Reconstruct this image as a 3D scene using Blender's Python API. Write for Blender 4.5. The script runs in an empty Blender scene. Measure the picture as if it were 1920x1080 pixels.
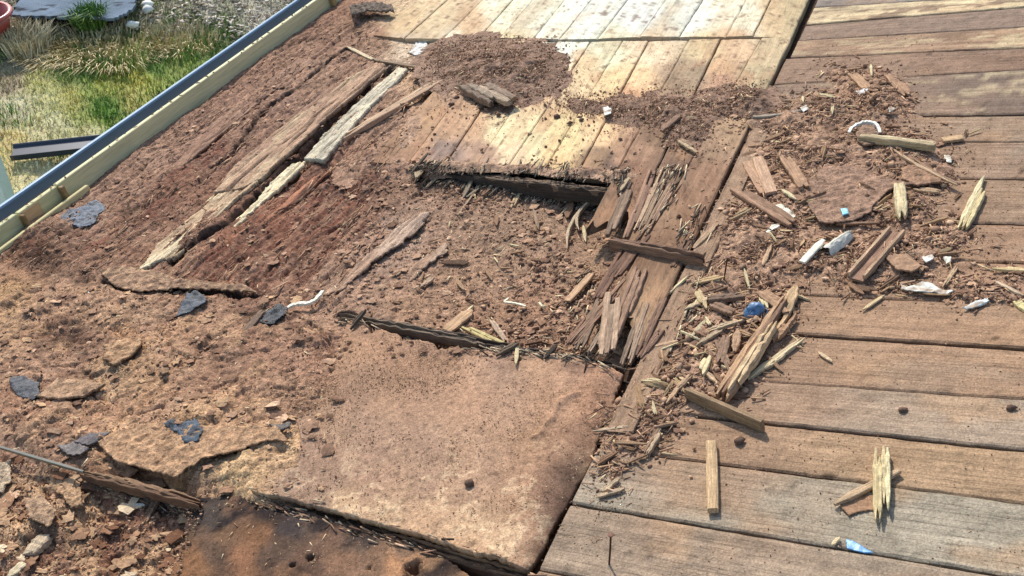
import bpy, math, random
import numpy as np
from mathutils import Matrix, Vector
rnd = random.Random(7)
rs = np.random.RandomState(11)
sc = bpy.context.scene
COL = sc.collection

# ------------------------------------------------------------------ camera, sky, sun
F, CX, CY, H0 = 1926.0, 960.0, 540.0, 1.6
A = np.array([0.393246, 0.577801, -0.715195]); A /= np.linalg.norm(A)      # along the gutter (camera axes)
B = np.array([0.891148, -0.048066, 0.451160]); B -= A*B.dot(A); B /= np.linalg.norm(B)
N = np.cross(B, A); N = -N if N[1] < 0 else N
TH = math.atan2(A[1], -A[2])
RC = np.array([[1, 0, 0], [0, math.sin(TH), -math.cos(TH)], [0, math.cos(TH), math.sin(TH)]])  # columns: right, up, back
Bw, Aw, Nw = RC @ B, RC @ A, RC @ N
EAVE = -3.87*Bw + 2.66*Aw - 1.6*Nw
ZC = 2.15 - EAVE[2]
CAM = np.array([0, 0, ZC])
T0 = CAM - H0*Nw
MD = Matrix(((Bw[0], Aw[0], Nw[0], T0[0]), (Bw[1], Aw[1], Nw[1], T0[1]), (Bw[2], Aw[2], Nw[2], T0[2]), (0, 0, 0, 1)))
cd = bpy.data.cameras.new('camera'); cam = bpy.data.objects.new('camera', cd); COL.objects.link(cam)
cam.matrix_world = Matrix(((1, 0, 0, 0), (0, math.sin(TH), -math.cos(TH), 0), (0, math.cos(TH), math.sin(TH), ZC), (0, 0, 0, 1)))
cd.sensor_width = 36; cd.lens = 36*F/1920; cd.clip_start = 0.05; cd.clip_end = 3000
sc.camera = cam

SUN_DECK = np.array([-0.50, 0.86, 1.02])           # direction towards the sun, in roof axes
sdir = SUN_DECK[0]*Bw + SUN_DECK[1]*Aw + SUN_DECK[2]*Nw; sdir /= np.linalg.norm(sdir)
sl = bpy.data.lights.new('sun', 'SUN'); sl.energy = 3.0; sl.angle = math.radians(2.5); sl.color = (1, .965, .915)
so = bpy.data.objects.new('sun', sl); COL.objects.link(so)
so.rotation_euler = Vector(sdir).to_track_quat('Z', 'Y').to_euler(); so.location = (0, 0, 20)
w = bpy.data.worlds.new('World'); sc.world = w; w.use_nodes = True
nt = w.node_tree; sky = nt.nodes.new('ShaderNodeTexSky'); sky.sky_type = 'NISHITA'; sky.sun_disc = False
sky.sun_elevation = math.asin(sdir[2]); sky.sun_rotation = math.atan2(sdir[0], sdir[1])
nt.nodes['Background'].inputs[1].default_value = 0.15
nt.links.new(sky.outputs[0], nt.nodes['Background'].inputs[0])
sc.view_settings.view_transform = 'Standard'; sc.view_settings.look = 'None'
sc.view_settings.exposure = 0.60; sc.view_settings.gamma = 1.0; sc.view_settings.use_curve_mapping = False
sc.cycles.max_bounces = 5; sc.cycles.diffuse_bounces = 3

# ------------------------------------------------------------------ helpers: projection, noise
def uv(px, py, z=0.0):
    """pixel of the photograph -> point of the roof plane at height z"""
    px = np.asarray(px, float); py = np.asarray(py, float)
    d0, d1, d2 = px-CX, CY-py, -F
    t = -(H0-z)/(d0*N[0]+d1*N[1]+d2*N[2])
    return t*(d0*B[0]+d1*B[1]+d2*B[2]), t*(d0*A[0]+d1*A[1]+d2*A[2])
def pix(u, v, z=0.0):
    p = [u*B[i]+v*A[i]+(z-H0)*N[i] for i in range(3)]
    q = np.maximum(-p[2], 0.05)
    return CX+F*p[0]/q, CY-F*p[1]/q
def gpt(px, py, z=0.0):
    """pixel -> world point at height z above the lawn"""
    d = RC @ np.array([px-CX, CY-py, -F]); t = (ZC-z)/-d[2]
    return CAM + d*t
def hsh(i, j, s):
    h = (i.astype(np.int64)*374761393 + j.astype(np.int64)*668265263 + s*1442695041) & 0x7fffffff
    h = ((h ^ (h >> 13))*1274126177) & 0x7fffffff
    return ((h ^ (h >> 16)) & 0xffff)/65535.0
def noise(x, y, s=0):
    xi = np.floor(x); yi = np.floor(y); fx = x-xi; fy = y-yi
    xi = xi.astype(np.int64); yi = yi.astype(np.int64)
    sx = fx*fx*fx*(fx*(fx*6-15)+10); sy = fy*fy*fy*(fy*(fy*6-15)+10)
    def g(i, j, dx, dy):
        a = hsh(i, j, s)*6.2831853
        return np.cos(a)*dx+np.sin(a)*dy
    n0 = g(xi, yi, fx, fy); n1 = g(xi+1, yi, fx-1, fy); n2 = g(xi, yi+1, fx, fy-1); n3 = g(xi+1, yi+1, fx-1, fy-1)
    return ((n0+(n1-n0)*sx)*(1-sy)+(n2+(n3-n2)*sx)*sy)*1.5
def fbm(x, y, o=4, s=0, g=0.5):
    r = 0; a = 1.0; t = 0
    for k in range(o):
        r = r+a*noise(x*2**k+17.3*k, y*2**k-9.1*k, s+k); t += a; a *= g
    return r/t*1.3
def worley(x, y, s=0):
    xi = np.floor(x).astype(np.int64); yi = np.floor(y).astype(np.int64)
    f1 = np.full(x.shape, 9.0); f2 = np.full(x.shape, 9.0); cid = np.zeros(x.shape)
    for a in (-1, 0, 1):
        for b in (-1, 0, 1):
            i, j = xi+a, yi+b
            d = np.hypot(i+hsh(i, j, s)-x, j+hsh(i, j, s+5)-y)
            c = hsh(i, j, s+9); m = d < f1
            f2 = np.where(m, f1, np.minimum(f2, d)); cid = np.where(m, c, cid); f1 = np.where(m, d, f1)
    return f1, f2, cid
def sst(a, b, x):
    t = np.clip((x-a)/(b-a), 0, 1); return t*t*(3-2*t)
def sdf(P, X, Y):
    """signed distance to a polygon, negative inside"""
    d = np.full(X.shape, 1e18); ins = np.zeros(X.shape, bool); n = len(P)
    for i in range(n):
        x0, y0 = P[i]; x1, y1 = P[(i+1) % n]; ex, ey = x1-x0, y1-y0
        t = np.clip(((X-x0)*ex+(Y-y0)*ey)/(ex*ex+ey*ey+1e-12), 0, 1)
        d = np.minimum(d, (X-x0-ex*t)**2+(Y-y0-ey*t)**2)
        if y0 != y1:
            c = ((y0 > Y) != (y1 > Y)) & (X < (x1-x0)*(Y-y0)/(y1-y0)+x0); ins ^= c
    return np.where(ins, -1, 1)*np.sqrt(d)
def pld(P, X, Y):
    d = np.full(X.shape, 1e18)
    for i in range(len(P)-1):
        x0, y0 = P[i]; x1, y1 = P[i+1]; ex, ey = x1-x0, y1-y0
        t = np.clip(((X-x0)*ex+(Y-y0)*ey)/(ex*ex+ey*ey+1e-12), 0, 1)
        d = np.minimum(d, (X-x0-ex*t)**2+(Y-y0-ey*t)**2)
    return np.sqrt(d)
def upoly(P, z=0):
    return [tuple(float(c) for c in uv(x, y, z)) for x, y in P]
KL = 1.10                       # sunlit colour -> surface albedo
def lin(c):
    c = np.asarray(c, float)/255.0
    return np.where(c <= .04045, c/12.92, ((c+.055)/1.055)**2.4)
def alb(c):
    a = lin(c)/KL; m = a.mean(-1, keepdims=True)
    return np.clip((m+(a-m)*.88)*np.array([.995, 1.0, .93]), 0, .8)
def idw(pts, X, Y, p=3.2):
    num = 0; den = 0
    for q in pts:
        k = 1.0/((X-q[0])**2+(Y-q[1])**2+60.0)**(p/2)
        num = num+k[..., None]*np.asarray(q[2:], float); den = den+k
    return num/den[..., None]

# ------------------------------------------------------------------ helpers: objects
def mesh_np(name, V, Fq, C=None, mat=None, smooth=False):
    me = bpy.data.meshes.new(name)
    V = np.asarray(V, np.float32); 
    if isinstance(Fq, np.ndarray):
        n, k = Fq.shape
        me.vertices.add(len(V)); me.vertices.foreach_set('co', V.ravel())
        me.loops.add(n*k); me.polygons.add(n)
        me.loops.foreach_set('vertex_index', Fq.ravel().astype(np.int32))
        me.polygons.foreach_set('loop_start', np.arange(0, n*k, k, dtype=np.int32))
        me.update(calc_edges=True)
    else:
        me.from_pydata([tuple(map(float, v)) for v in V], [], Fq); me.update()
    if C is not None:
        at = me.color_attributes.new('Col', 'FLOAT_COLOR', 'POINT')
        C = np.asarray(C, np.float32)
        if C.shape[1] == 3: C = np.hstack([C, np.ones((len(C), 1), np.float32)])
        at.data.foreach_set('color', C.ravel())
    if smooth: me.polygons.foreach_set('use_smooth', np.ones(len(me.polygons), bool))
    if mat: me.materials.append(mat)
    return me
def link(name, me, M=None, parent=None, label=None, cat=None, group=None, kind=None):
    o = bpy.data.objects.new(name, me); COL.objects.link(o)
    if parent is not None: o.parent = parent
    if M is not None:
        if parent is not None: o.matrix_local = M
        else: o.matrix_world = M
    if label: o['label'] = label
    if cat: o['category'] = cat
    if group: o['group'] = group
    if kind: o['kind'] = kind
    return o
def frame(u, v, z=0, rz=0, tx=0, ty=0):
    return MD @ Matrix.Translation((u, v, z)) @ Matrix.Rotation(rz, 4, 'Z') @ Matrix.Rotation(ty, 4, 'Y') @ Matrix.Rotation(tx, 4, 'X')

def surface_mat(name, sa=1.0, sb=1.0, contrast=.35, fine=260., mid=60., bump=.6, dist=.004, rough=.85, tint=None, spots=0.0, spec=.3, ring=0.0, dusty=False, sz=None, checks=0.0, grit=0.0):
    """vertex colour x layered noise; sa / sb stretch the noise along / across the local x axis"""
    m = bpy.data.materials.new(name); m.use_nodes = True; n = m.node_tree.nodes; L = m.node_tree.links
    bs = n['Principled BSDF']; bs.inputs['Roughness'].default_value = rough; bs.inputs['Specular IOR Level'].default_value = spec
    tc = n.new('ShaderNodeTexCoord'); mp = n.new('ShaderNodeMapping'); L.new(tc.outputs['Object'], mp.inputs[0])
    oi = n.new('ShaderNodeObjectInfo'); sc_ = n.new('ShaderNodeVectorMath'); sc_.operation = 'SCALE'; sc_.inputs[3].default_value = 37.0
    cm = n.new('ShaderNodeCombineXYZ')
    for k in range(3): L.new(oi.outputs['Random'], cm.inputs[k])
    L.new(cm.outputs[0], sc_.inputs[0]); L.new(sc_.outputs[0], mp.inputs['Location'])
    mp.inputs['Scale'].default_value = (sa, sb, sb if sz is None else sz)
    def nz(scale, det, ro=.6):
        t = n.new('ShaderNodeTexNoise'); t.inputs['Scale'].default_value = scale; t.inputs['Detail'].default_value = det
        t.inputs['Roughness'].default_value = ro; L.new(mp.outputs[0], t.inputs['Vector']); return t
    a, b = nz(mid, 5), nz(fine, 3, .7)
    if dusty:
        b = n.new('ShaderNodeTexNoise'); b.inputs['Scale'].default_value = fine*.6; b.inputs['Detail'].default_value = 4; b.inputs['Roughness'].default_value = .7; L.new(tc.outputs['Object'], b.inputs['Vector'])
    def mr(src, lo, hi, f0=.3, f1=.7):
        r = n.new('ShaderNodeMapRange'); r.inputs[1].default_value = f0; r.inputs[2].default_value = f1
        r.inputs[3].default_value = lo; r.inputs[4].default_value = hi; L.new(src, r.inputs[0]); return r.outputs[0]
    def mul(x, y):
        q = n.new('ShaderNodeMath'); q.operation = 'MULTIPLY'; L.new(x, q.inputs[0]); L.new(y, q.inputs[1]); return q.outputs[0]
    f = mul(mr(a.outputs[0], 1-contrast, 1+contrast), mr(b.outputs[0], 1-contrast*.9, 1+contrast*.9))
    if spots:
        s = nz(mid*1.7, 2); f = mul(f, mr(s.outputs[0], 1-spots, 1.0, .30, .40))
    if checks:      # thin drying cracks that follow the grain
        m2 = n.new('ShaderNodeMapping'); L.new(mp.outputs[0], m2.inputs[0]); m2.inputs['Scale'].default_value = (.4, 1, 1)
        t = n.new('ShaderNodeTexNoise'); t.inputs['Scale'].default_value = mid*1.25; t.inputs['Detail'].default_value = 2; L.new(m2.outputs[0], t.inputs['Vector'])
        q = n.new('ShaderNodeMath'); q.operation = 'SUBTRACT'; q.inputs[1].default_value = .5; L.new(t.outputs[0], q.inputs[0])
        q2 = n.new('ShaderNodeMath'); q2.operation = 'ABSOLUTE'; L.new(q.outputs[0], q2.inputs[0]); f = mul(f, mr(q2.outputs[0], 1-checks, 1.0, .0, .022))
    if grit:        # grains of dust, light and dark
        t = n.new('ShaderNodeTexVoronoi'); t.inputs['Scale'].default_value = 330; L.new(tc.outputs['Object'], t.inputs['Vector'])
        f = mul(f, mr(t.outputs['Color'], 1-grit, 1+grit, .1, .9))
    at = n.new('ShaderNodeAttribute'); at.attribute_name = 'Col'
    vm = n.new('ShaderNodeVectorMath'); vm.operation = 'SCALE'; L.new(at.outputs['Color'], vm.inputs[0]); L.new(f, vm.inputs[3])
    L.new(vm.outputs[0], bs.inputs['Base Color'])
    bp = n.new('ShaderNodeBump'); bp.inputs['Strength'].default_value = bump; bp.inputs['Distance'].default_value = dist
    ad = n.new('ShaderNodeMath'); ad.operation = 'ADD'; L.new(a.outputs[0], ad.inputs[0]); L.new(b.outputs[0], ad.inputs[1])
    L.new(ad.outputs[0], bp.inputs['Height']); L.new(bp.outputs[0], bs.inputs['Normal'])
    return m
M_rot = surface_mat('rotten_wood_dust', grit=.22, contrast=.42, mid=45, fine=210, bump=.8, dist=.006, rough=.95, spots=.35, spec=.15)
M_sheet = surface_mat('weathered_sheet', contrast=.2, mid=85, fine=360, bump=.5, dist=.003, rough=.95, spots=.25, spec=.08, grit=.25)
M_plank = surface_mat('weathered_plank', sa=.05, sb=1.0, contrast=.20, mid=75, fine=260, bump=.6, dist=.003, rough=.95, spec=.08, dusty=True, checks=.42, grit=.22)
M_grain = surface_mat('old_grain', sa=1.0, sb=.10, contrast=.34, mid=90, fine=300, bump=.8, dist=.004, rough=.9, spec=.15, dusty=True, sz=1., checks=.5, grit=.2)
M_pale = surface_mat('bleached_plank', sa=.10, sb=1.0, contrast=.16, mid=60, fine=260, bump=.4, dist=.002, rough=.9, spec=.1, dusty=True, checks=.28, grit=.1)
M_split = surface_mat('split_wood', checks=.4, grit=.15, sa=.06, sb=1.0, contrast=.34, mid=160, fine=480, bump=.7, dist=.002, rough=.85, spec=.2)
M_new = surface_mat('new_timber', sa=.05, sb=1.0, contrast=.12, mid=50, fine=200, bump=.2, dist=.001, rough=.6, spec=.3)
M_crumb = surface_mat('wood_crumbs', contrast=.3, mid=120, fine=400, bump=.3, dist=.001, rough=.95, spec=.1)
M_felt = surface_mat('roofing_felt', contrast=.5, mid=120, fine=520, bump=.9, dist=.003, rough=.5, spec=.6)
M_white = surface_mat('white_flake', contrast=.14, mid=60, fine=200, bump=.4, dist=.001, rough=.6)
M_metal = surface_mat('painted_metal', contrast=.06, mid=8, fine=60, bump=.05, dist=.001, rough=.34, spec=.6)
M_rust = surface_mat('rusty_steel', contrast=.4, mid=200, fine=500, bump=.5, dist=.001, rough=.7); M_rust.node_tree.nodes['Principled BSDF'].inputs['Metallic'].default_value = .4
M_plastic = surface_mat('blue_plastic', contrast=.25, mid=80, fine=300, bump=.3, dist=.001, rough=.4, spec=.5)
M_grass = surface_mat('lawn', contrast=.35, mid=8, fine=60, bump=.8, dist=.02, rough=.9, spec=.2)

# ------------------------------------------------------------------ the colours of the roof, read off the photograph
CP = [  # px, py, r, g, b  : boards' colour + dust, with the relief's small shadows painted in
 (640,10,150,105,78),(600,60,140,100,78),(560,110,150,110,86),(500,160,148,108,86),(430,200,140,102,82),(360,260,148,110,90),(300,290,152,116,95),
 (230,330,152,114,92),(170,400,158,120,96),(90,440,140,102,78),(60,480,120,82,60),(20,500,160,112,76),(150,470,125,86,66),(240,440,122,78,56),(300,400,112,68,50),
 (360,340,118,74,54),(400,300,120,76,58),(450,240,140,102,82),(540,190,140,104,86),(600,140,150,115,92),(660,100,150,112,90),
 (250,380,150,112,88),(200,480,140,100,76),(330,480,130,88,66),(400,500,118,74,54),(470,440,112,64,46),(520,400,150,88,60),(560,370,136,78,54),(600,340,120,74,56),
 (640,300,124,80,62),(690,260,150,112,88),(600,440,122,76,56),(660,380,118,76,58),(700,340,126,88,70),(560,500,136,92,70),(480,560,120,80,62),(500,520,150,110,86),
 (620,520,158,122,98),(700,480,162,128,108),(740,430,176,145,125),(790,380,150,118,96),(740,340,124,92,72),(850,350,108,84,66),(900,400,146,116,92),(980,420,150,122,96),
 (1060,420,140,112,88),(1100,450,148,116,88),(960,480,152,120,94),(880,500,158,122,94),(820,540,160,120,88),(760,560,156,118,88),(920,560,160,118,84),(1000,540,150,108,80),
 (1050,600,146,108,80),(980,620,142,100,74),(880,590,156,112,80),(700,580,150,116,92),(1120,520,132,98,78),(1180,520,140,106,84),(1140,600,158,128,102),(1200,600,160,128,100),
 (30,560,190,145,92),(60,600,180,136,96),(130,560,168,126,94),(200,560,172,130,98),(280,600,168,130,100),(100,640,150,108,80),(150,640,110,76,56),(60,680,160,120,92),(250,650,184,134,88),
 (330,640,176,128,92),(400,600,168,126,96),(480,620,150,106,80),(540,600,152,110,86),(450,690,144,104,78),(380,700,158,116,86),(560,660,148,106,82),(300,700,186,142,100),
 (220,720,180,140,102),(120,740,170,124,92),(60,780,168,120,88),(180,790,176,128,90),(300,780,188,140,98),(250,840,206,158,108),(380,840,205,160,110),(450,880,218,176,122),
 (350,870,212,166,114),(520,840,210,168,120),(480,800,180,134,98),(540,740,164,122,92),(120,850,150,110,84),(420,760,176,130,94),
 (40,900,190,145,108),(20,860,150,114,92),(120,920,200,156,118),(60,960,176,132,96),(200,940,150,98,66),(260,940,110,64,44),(180,990,110,66,46),(100,1020,120,78,56),(250,1020,138,98,66),
 (330,1000,128,86,60),(60,1060,120,80,60),(220,1070,146,108,76),(0,1000,190,150,115),(160,1050,150,108,76),
 (1180,760,170,140,120),(1200,700,168,136,112),(1180,650,150,120,96),
]
CS = [  # big sheet
 (680,640,178,132,98),(750,660,170,126,94),(640,720,168,126,96),(700,720,156,118,90),(800,740,158,120,94),(900,690,196,150,116),(960,690,180,140,112),(1000,680,200,152,114),(1080,690,186,140,108),(1130,700,190,138,104),
 (880,760,182,138,106),(950,780,186,144,114),(1050,760,184,138,104),(1110,760,176,126,92),(620,800,180,140,108),(580,850,158,124,102),(700,830,166,130,106),(800,850,168,132,108),(900,850,178,138,108),(1000,840,176,132,98),
 (1080,840,150,108,80),(1090,880,110,78,60),(540,900,150,120,100),(620,900,150,118,96),(700,910,168,130,104),(800,900,172,136,110),(880,930,182,142,110),(980,920,184,138,104),(1050,920,120,86,66),(1075,900,80,58,46),(1040,990,110,78,60),
 (560,935,160,128,104),(650,950,204,164,122),(720,970,196,158,120),(800,980,206,162,122),(880,1000,216,174,132),(960,1020,218,176,134),(1000,1000,186,140,106),(990,1050,196,150,112),(880,1040,204,160,118),
 (500,920,190,150,108),(850,650,160,118,88),
]
CB = [  # stained board bottom left
 (360,960,90,70,60),(400,960,84,72,66),(460,940,130,96,74),(420,1000,130,96,72),(500,960,92,72,62),(540,980,80,68,66),(480,1000,150,104,72),(450,1050,160,110,78),(400,1040,110,84,68),
 (530,1040,104,80,66),(560,1060,120,88,70),(620,1010,140,104,82),(680,1020,92,76,68),(700,1050,150,112,86),(760,1050,196,140,98),(640,1060,150,110,84),(760,1020,150,116,92),(360,1060,150,104,70),(600,985,110,86,72),(820,1060,160,120,88),
]
CU = [  # bleached upper boards
 (700,60,170,130,100),(760,40,226,196,150),(820,30,238,212,168),(880,40,222,190,150),(940,20,250,238,206),(1020,30,250,240,212),(1100,40,252,246,226),(1200,30,253,248,230),(1300,40,252,246,226),(1400,30,250,238,208),(1450,30,226,196,152),(1490,30,206,186,144),
 (760,80,220,196,164),(860,75,246,232,202),(950,95,248,226,178),(1050,100,250,244,224),(1140,100,250,240,200),(1220,95,244,218,180),(1320,90,236,212,164),(1380,90,232,196,156),(1450,95,206,184,146),
 (900,150,180,140,112),(1000,150,200,160,124),(1090,130,244,214,166),(1150,150,246,216,160),(1200,150,246,208,158),(1180,180,214,166,126),(1260,150,176,150,122),(1300,130,186,162,132),(1350,130,222,180,138),(1350,160,200,158,128),(1410,150,196,178,140),(1440,160,180,160,124),
 (780,160,206,166,128),(740,200,170,132,104),(800,220,198,158,124),(720,250,160,124,98),(790,270,196,152,120),(840,230,206,164,128),(830,280,160,136,124),(880,240,216,176,138),(900,290,186,152,128),(940,250,248,226,176),(960,290,240,212,170),(1000,270,250,232,180),(1040,290,246,212,154),(1070,250,250,222,162),
 (1110,240,246,212,160),(1130,250,246,206,156),(1140,300,120,98,84),(1120,310,140,114,92),(1170,280,190,150,120),(1200,280,180,142,114),(1190,320,160,122,98),(1230,260,150,120,96),(1270,300,140,110,90),(1250,340,150,124,100),(1330,270,172,140,112),(1350,240,176,146,116),(1320,330,160,124,98),(1280,390,156,120,94),(1300,420,150,114,88),(1240,400,164,132,104),(1200,400,160,126,98),
 (1180,460,140,104,80),(1240,500,150,118,92),(1200,560,150,120,94),(1150,600,166,138,112),(1130,650,150,124,100),(1200,640,160,130,102),(1240,460,150,116,90),
]
def detail(u, v, base, s=0, dark=.45, amt=1.0):
    """blotches, specks and streaks on top of a read-off colour"""
    a = fbm(u*6, v*6, 4, s+1); b = fbm(u*24, v*24, 3, s+2); c = noise(u*120, v*120, s+3)
    f = 1+amt*(.16*a+.20*b+.14*c)
    sp = sst(.42, .62, fbm(u*40+3, v*40, 2, s+4))*dark*amt
    return np.clip(base*(f*(1-sp))[:, None], 0, .8)

# ------------------------------------------------------------------ relief of the rotten left side
ZP = [(1150,390,-.100),(1100,400,-.095),(1060,380,-.085),(1000,370,-.07),(900,350,-.045),(820,340,-.03),(760,330,-.015),(1130,440,-.075),(1000,430,-.058),(900,420,-.045),(800,430,-.03),(1080,500,-.06),(960,520,-.05),(860,520,-.045),
 (1050,590,-.045),(950,600,-.05),(850,580,-.04),(1120,560,-.03),(1000,640,-.045),(900,620,-.045),(740,560,-.022),(700,480,-.02),(640,560,-.01),(600,500,-.012),(650,380,-.022),(560,440,-.014),(500,520,-.0),(700,330,-.01),(620,320,-.02),(560,300,-.02),
 (480,400,.0),(380,450,.012),(300,420,-.004),(400,320,-.006),(500,230,.008),(600,130,.006),(700,200,-.002),(300,330,.008),(180,420,.0),(80,460,.02),(20,500,.01),(100,560,.0),(300,560,.0),(450,570,-.002),
 (150,650,-.012),(250,660,.012),(50,740,.006),(300,760,.008),(450,700,.004),(560,640,-.002),(580,720,.006),(350,840,.016),(500,870,.012),(200,830,.004),(100,830,.008),(50,900,-.04),(180,960,-.06),(300,980,-.055),(100,1040,-.06),(300,930,-.05),(400,1000,-.05),(0,960,-.03),
 (600,1000,-.055),(800,1060,-.055),(700,700,-.01),(900,800,-.02),(1150,700,-.03),(1100,900,-.04),(1000,1000,-.05),(640,60,.0),(900,200,-.05),(1200,200,-.06),(1000,50,-.06)]
CRK = [([(655,92),(640,97),(600,130),(545,175),(500,207),(465,250),(430,290),(400,310)],.018,.032),([(732,126),(690,162),(650,198),(610,234),(567,282),(540,306),(500,346),(460,386),(420,424),(370,458),(330,486)],.034,.050),
 ([(190,525),(220,540),(260,548),(300,540),(330,548)],.010,.02),([(310,535),(360,545),(420,548),(485,552)],.016,.026),([(0,590),(25,576),(55,560)],.008,.014),
 ([(185,838),(215,866),(260,880),(300,888),(335,898),(345,880),(370,868),(400,857),(450,850),(480,836),(500,824),(540,832)],.008,.018),([(60,745),(105,755),(170,742),(200,752)],.007,.012),
 ([(655,96),(690,85),(730,80)],.008,.01),([(100,755),(20,800)],.006,.01),([(270,770),(300,735),(310,720)],.010,.008),([(560,600),(600,620),(626,660),(628,700),(600,725)],.006,.010),
 ([(940,470),(960,480),(968,495),(940,500)],.006,.008),([(1000,490),(1030,500)],.006,.008),([(640,585),(700,600),(790,622),(860,650),(940,662),(1010,668),(1100,678),(1170,692)],.022,.045),
 ([(205,350),(250,320),(300,270),(350,225)],.005,.006),([(700,300),(650,340),(600,400),(560,450)],.008,.008),([(640,250),(700,180),(740,140)],.008,.010),([(610,530),(690,470),(740,410)],.006,.006),
 ([(500,100),(600,30),(640,0)],.006,.008),([(420,330),(380,380),(320,430)],.008,.009),([(150,640),(200,610),(240,640)],.012,.012)]
CRKU = [(upoly(p), w_, d) for p, w_, d in CRK]
FLK = upoly([(0,520),(120,540),(300,560),(500,570),(640,620),(620,720),(560,800),(560,850),(480,920),(380,920),(160,880),(0,840)])
HEAPB = upoly([(0,840),(160,890),(345,935),(380,940),(330,1080),(300,1400),(-500,1300),(-400,840)])
STR = upoly([(640,0),(720,60),(760,120),(840,150),(760,310),(720,420),(620,580),(480,560),(300,540),(0,500),(-400,700),(-300,500),(300,180),(600,-60)])
BAND = upoly([(430,280),(370,330),(300,400),(200,470),(120,470),(40,500),(20,460),(200,420),(300,330),(400,250)])
RED = upoly([(700,310),(640,290),(560,330),(470,400),(400,450),(330,500),(360,540),(480,560),(560,540),(620,480),(690,420),(720,360)])
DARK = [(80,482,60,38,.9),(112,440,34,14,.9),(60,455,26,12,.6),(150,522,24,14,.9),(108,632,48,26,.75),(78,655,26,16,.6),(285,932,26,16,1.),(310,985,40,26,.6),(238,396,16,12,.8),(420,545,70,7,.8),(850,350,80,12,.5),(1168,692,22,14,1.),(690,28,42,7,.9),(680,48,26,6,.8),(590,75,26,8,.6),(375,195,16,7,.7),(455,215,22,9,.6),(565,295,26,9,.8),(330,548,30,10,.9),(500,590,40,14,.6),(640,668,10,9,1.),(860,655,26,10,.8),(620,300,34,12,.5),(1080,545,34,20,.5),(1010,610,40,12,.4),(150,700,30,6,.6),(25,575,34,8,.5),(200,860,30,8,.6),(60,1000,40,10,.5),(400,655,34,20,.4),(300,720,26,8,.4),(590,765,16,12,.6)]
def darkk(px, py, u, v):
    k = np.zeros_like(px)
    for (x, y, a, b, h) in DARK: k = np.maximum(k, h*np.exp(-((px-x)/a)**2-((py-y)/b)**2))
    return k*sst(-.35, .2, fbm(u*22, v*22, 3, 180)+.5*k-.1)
def relief(u, v):
    px, py = pix(u, v)
    wu = u+.03*fbm(u*5, v*5, 3, 40); wv = v+.03*fbm(u*5, v*5, 3, 50)
    z = idw(ZP, px, py, 3.6)[:, 0]
    st = sst(.06, -.06, sdf(STR, u, v)+.05*fbm(u*5, v*5, 2, 60)); fl = sst(.05, -.05, sdf(FLK, u, v)+.06*fbm(u*6, v*6, 2, 61)); hb = sst(.03, -.03, sdf(HEAPB, u, v))
    # long fibres that run with the gutter
    gr = fbm(wu*38, wv*3.2, 4, 70, .6); gl = 1-np.abs(fbm(wu*22, wv*1.8, 3, 74))*2
    z = z+st*(.0095*gr-.009*sst(.70, .95, gl)+.009*fbm(wu*9, wv*4, 3, 76))
    lg = fbm(wu*13+3, wv*.9, 3, 78, .55); z = z-st*.014*sst(.30, .48, lg)
    # lifted flakes: plates with torn rims
    for k, (s, hgt) in enumerate(((9, .013), (17, .008), (34, .004))):
        f1, f2, c = worley(wu*s+.35*fbm(u*s*2, v*s*2, 2, 81), wv*s*.9, 80+k)
        keep = c > .42
        z = z+(fl*.85+hb+.25*st)*(keep*(c-.42)*hgt*1.9*sst(.0, .05, f2-f1)-.35*hgt*sst(.05, .0, f2-f1)*(c > .3))
    z = z+(.004+.003*hb)*(1-.55*st)*fbm(u*30, v*30, 4, 90, .62)+.0022*(1-.4*st)*noise(u*95, v*95, 95)+.0012*noise(u*210, v*210, 96)+st*.004*fbm(wu*110, wv*7, 3, 79, .6)
    # pits and holes
    hole = sst(.50, .68, fbm(wu*14, wv*14, 3, 97)); z = z-hole*(.010+.006*hb)
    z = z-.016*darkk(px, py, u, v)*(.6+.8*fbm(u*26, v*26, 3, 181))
    for P, w_, d in CRKU:
        xs = [p[0] for p in P]; ys = [p[1] for p in P]
        m = (u > min(xs)-.15) & (u < max(xs)+.15) & (v > min(ys)-.15) & (v < max(ys)+.15)
        if m.any():
            dd = pld(P, u[m]+.012*fbm(u[m]*20, v[m]*20, 2, 99), v[m]+.012*fbm(u[m]*20+5, v[m]*20, 2, 98))
            ww = w_*(1+.7*fbm(u[m]*12, v[m]*12, 2, 93))
            z[m] -= d*sst(1.0, .35, dd/ww)
    return z
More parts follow.
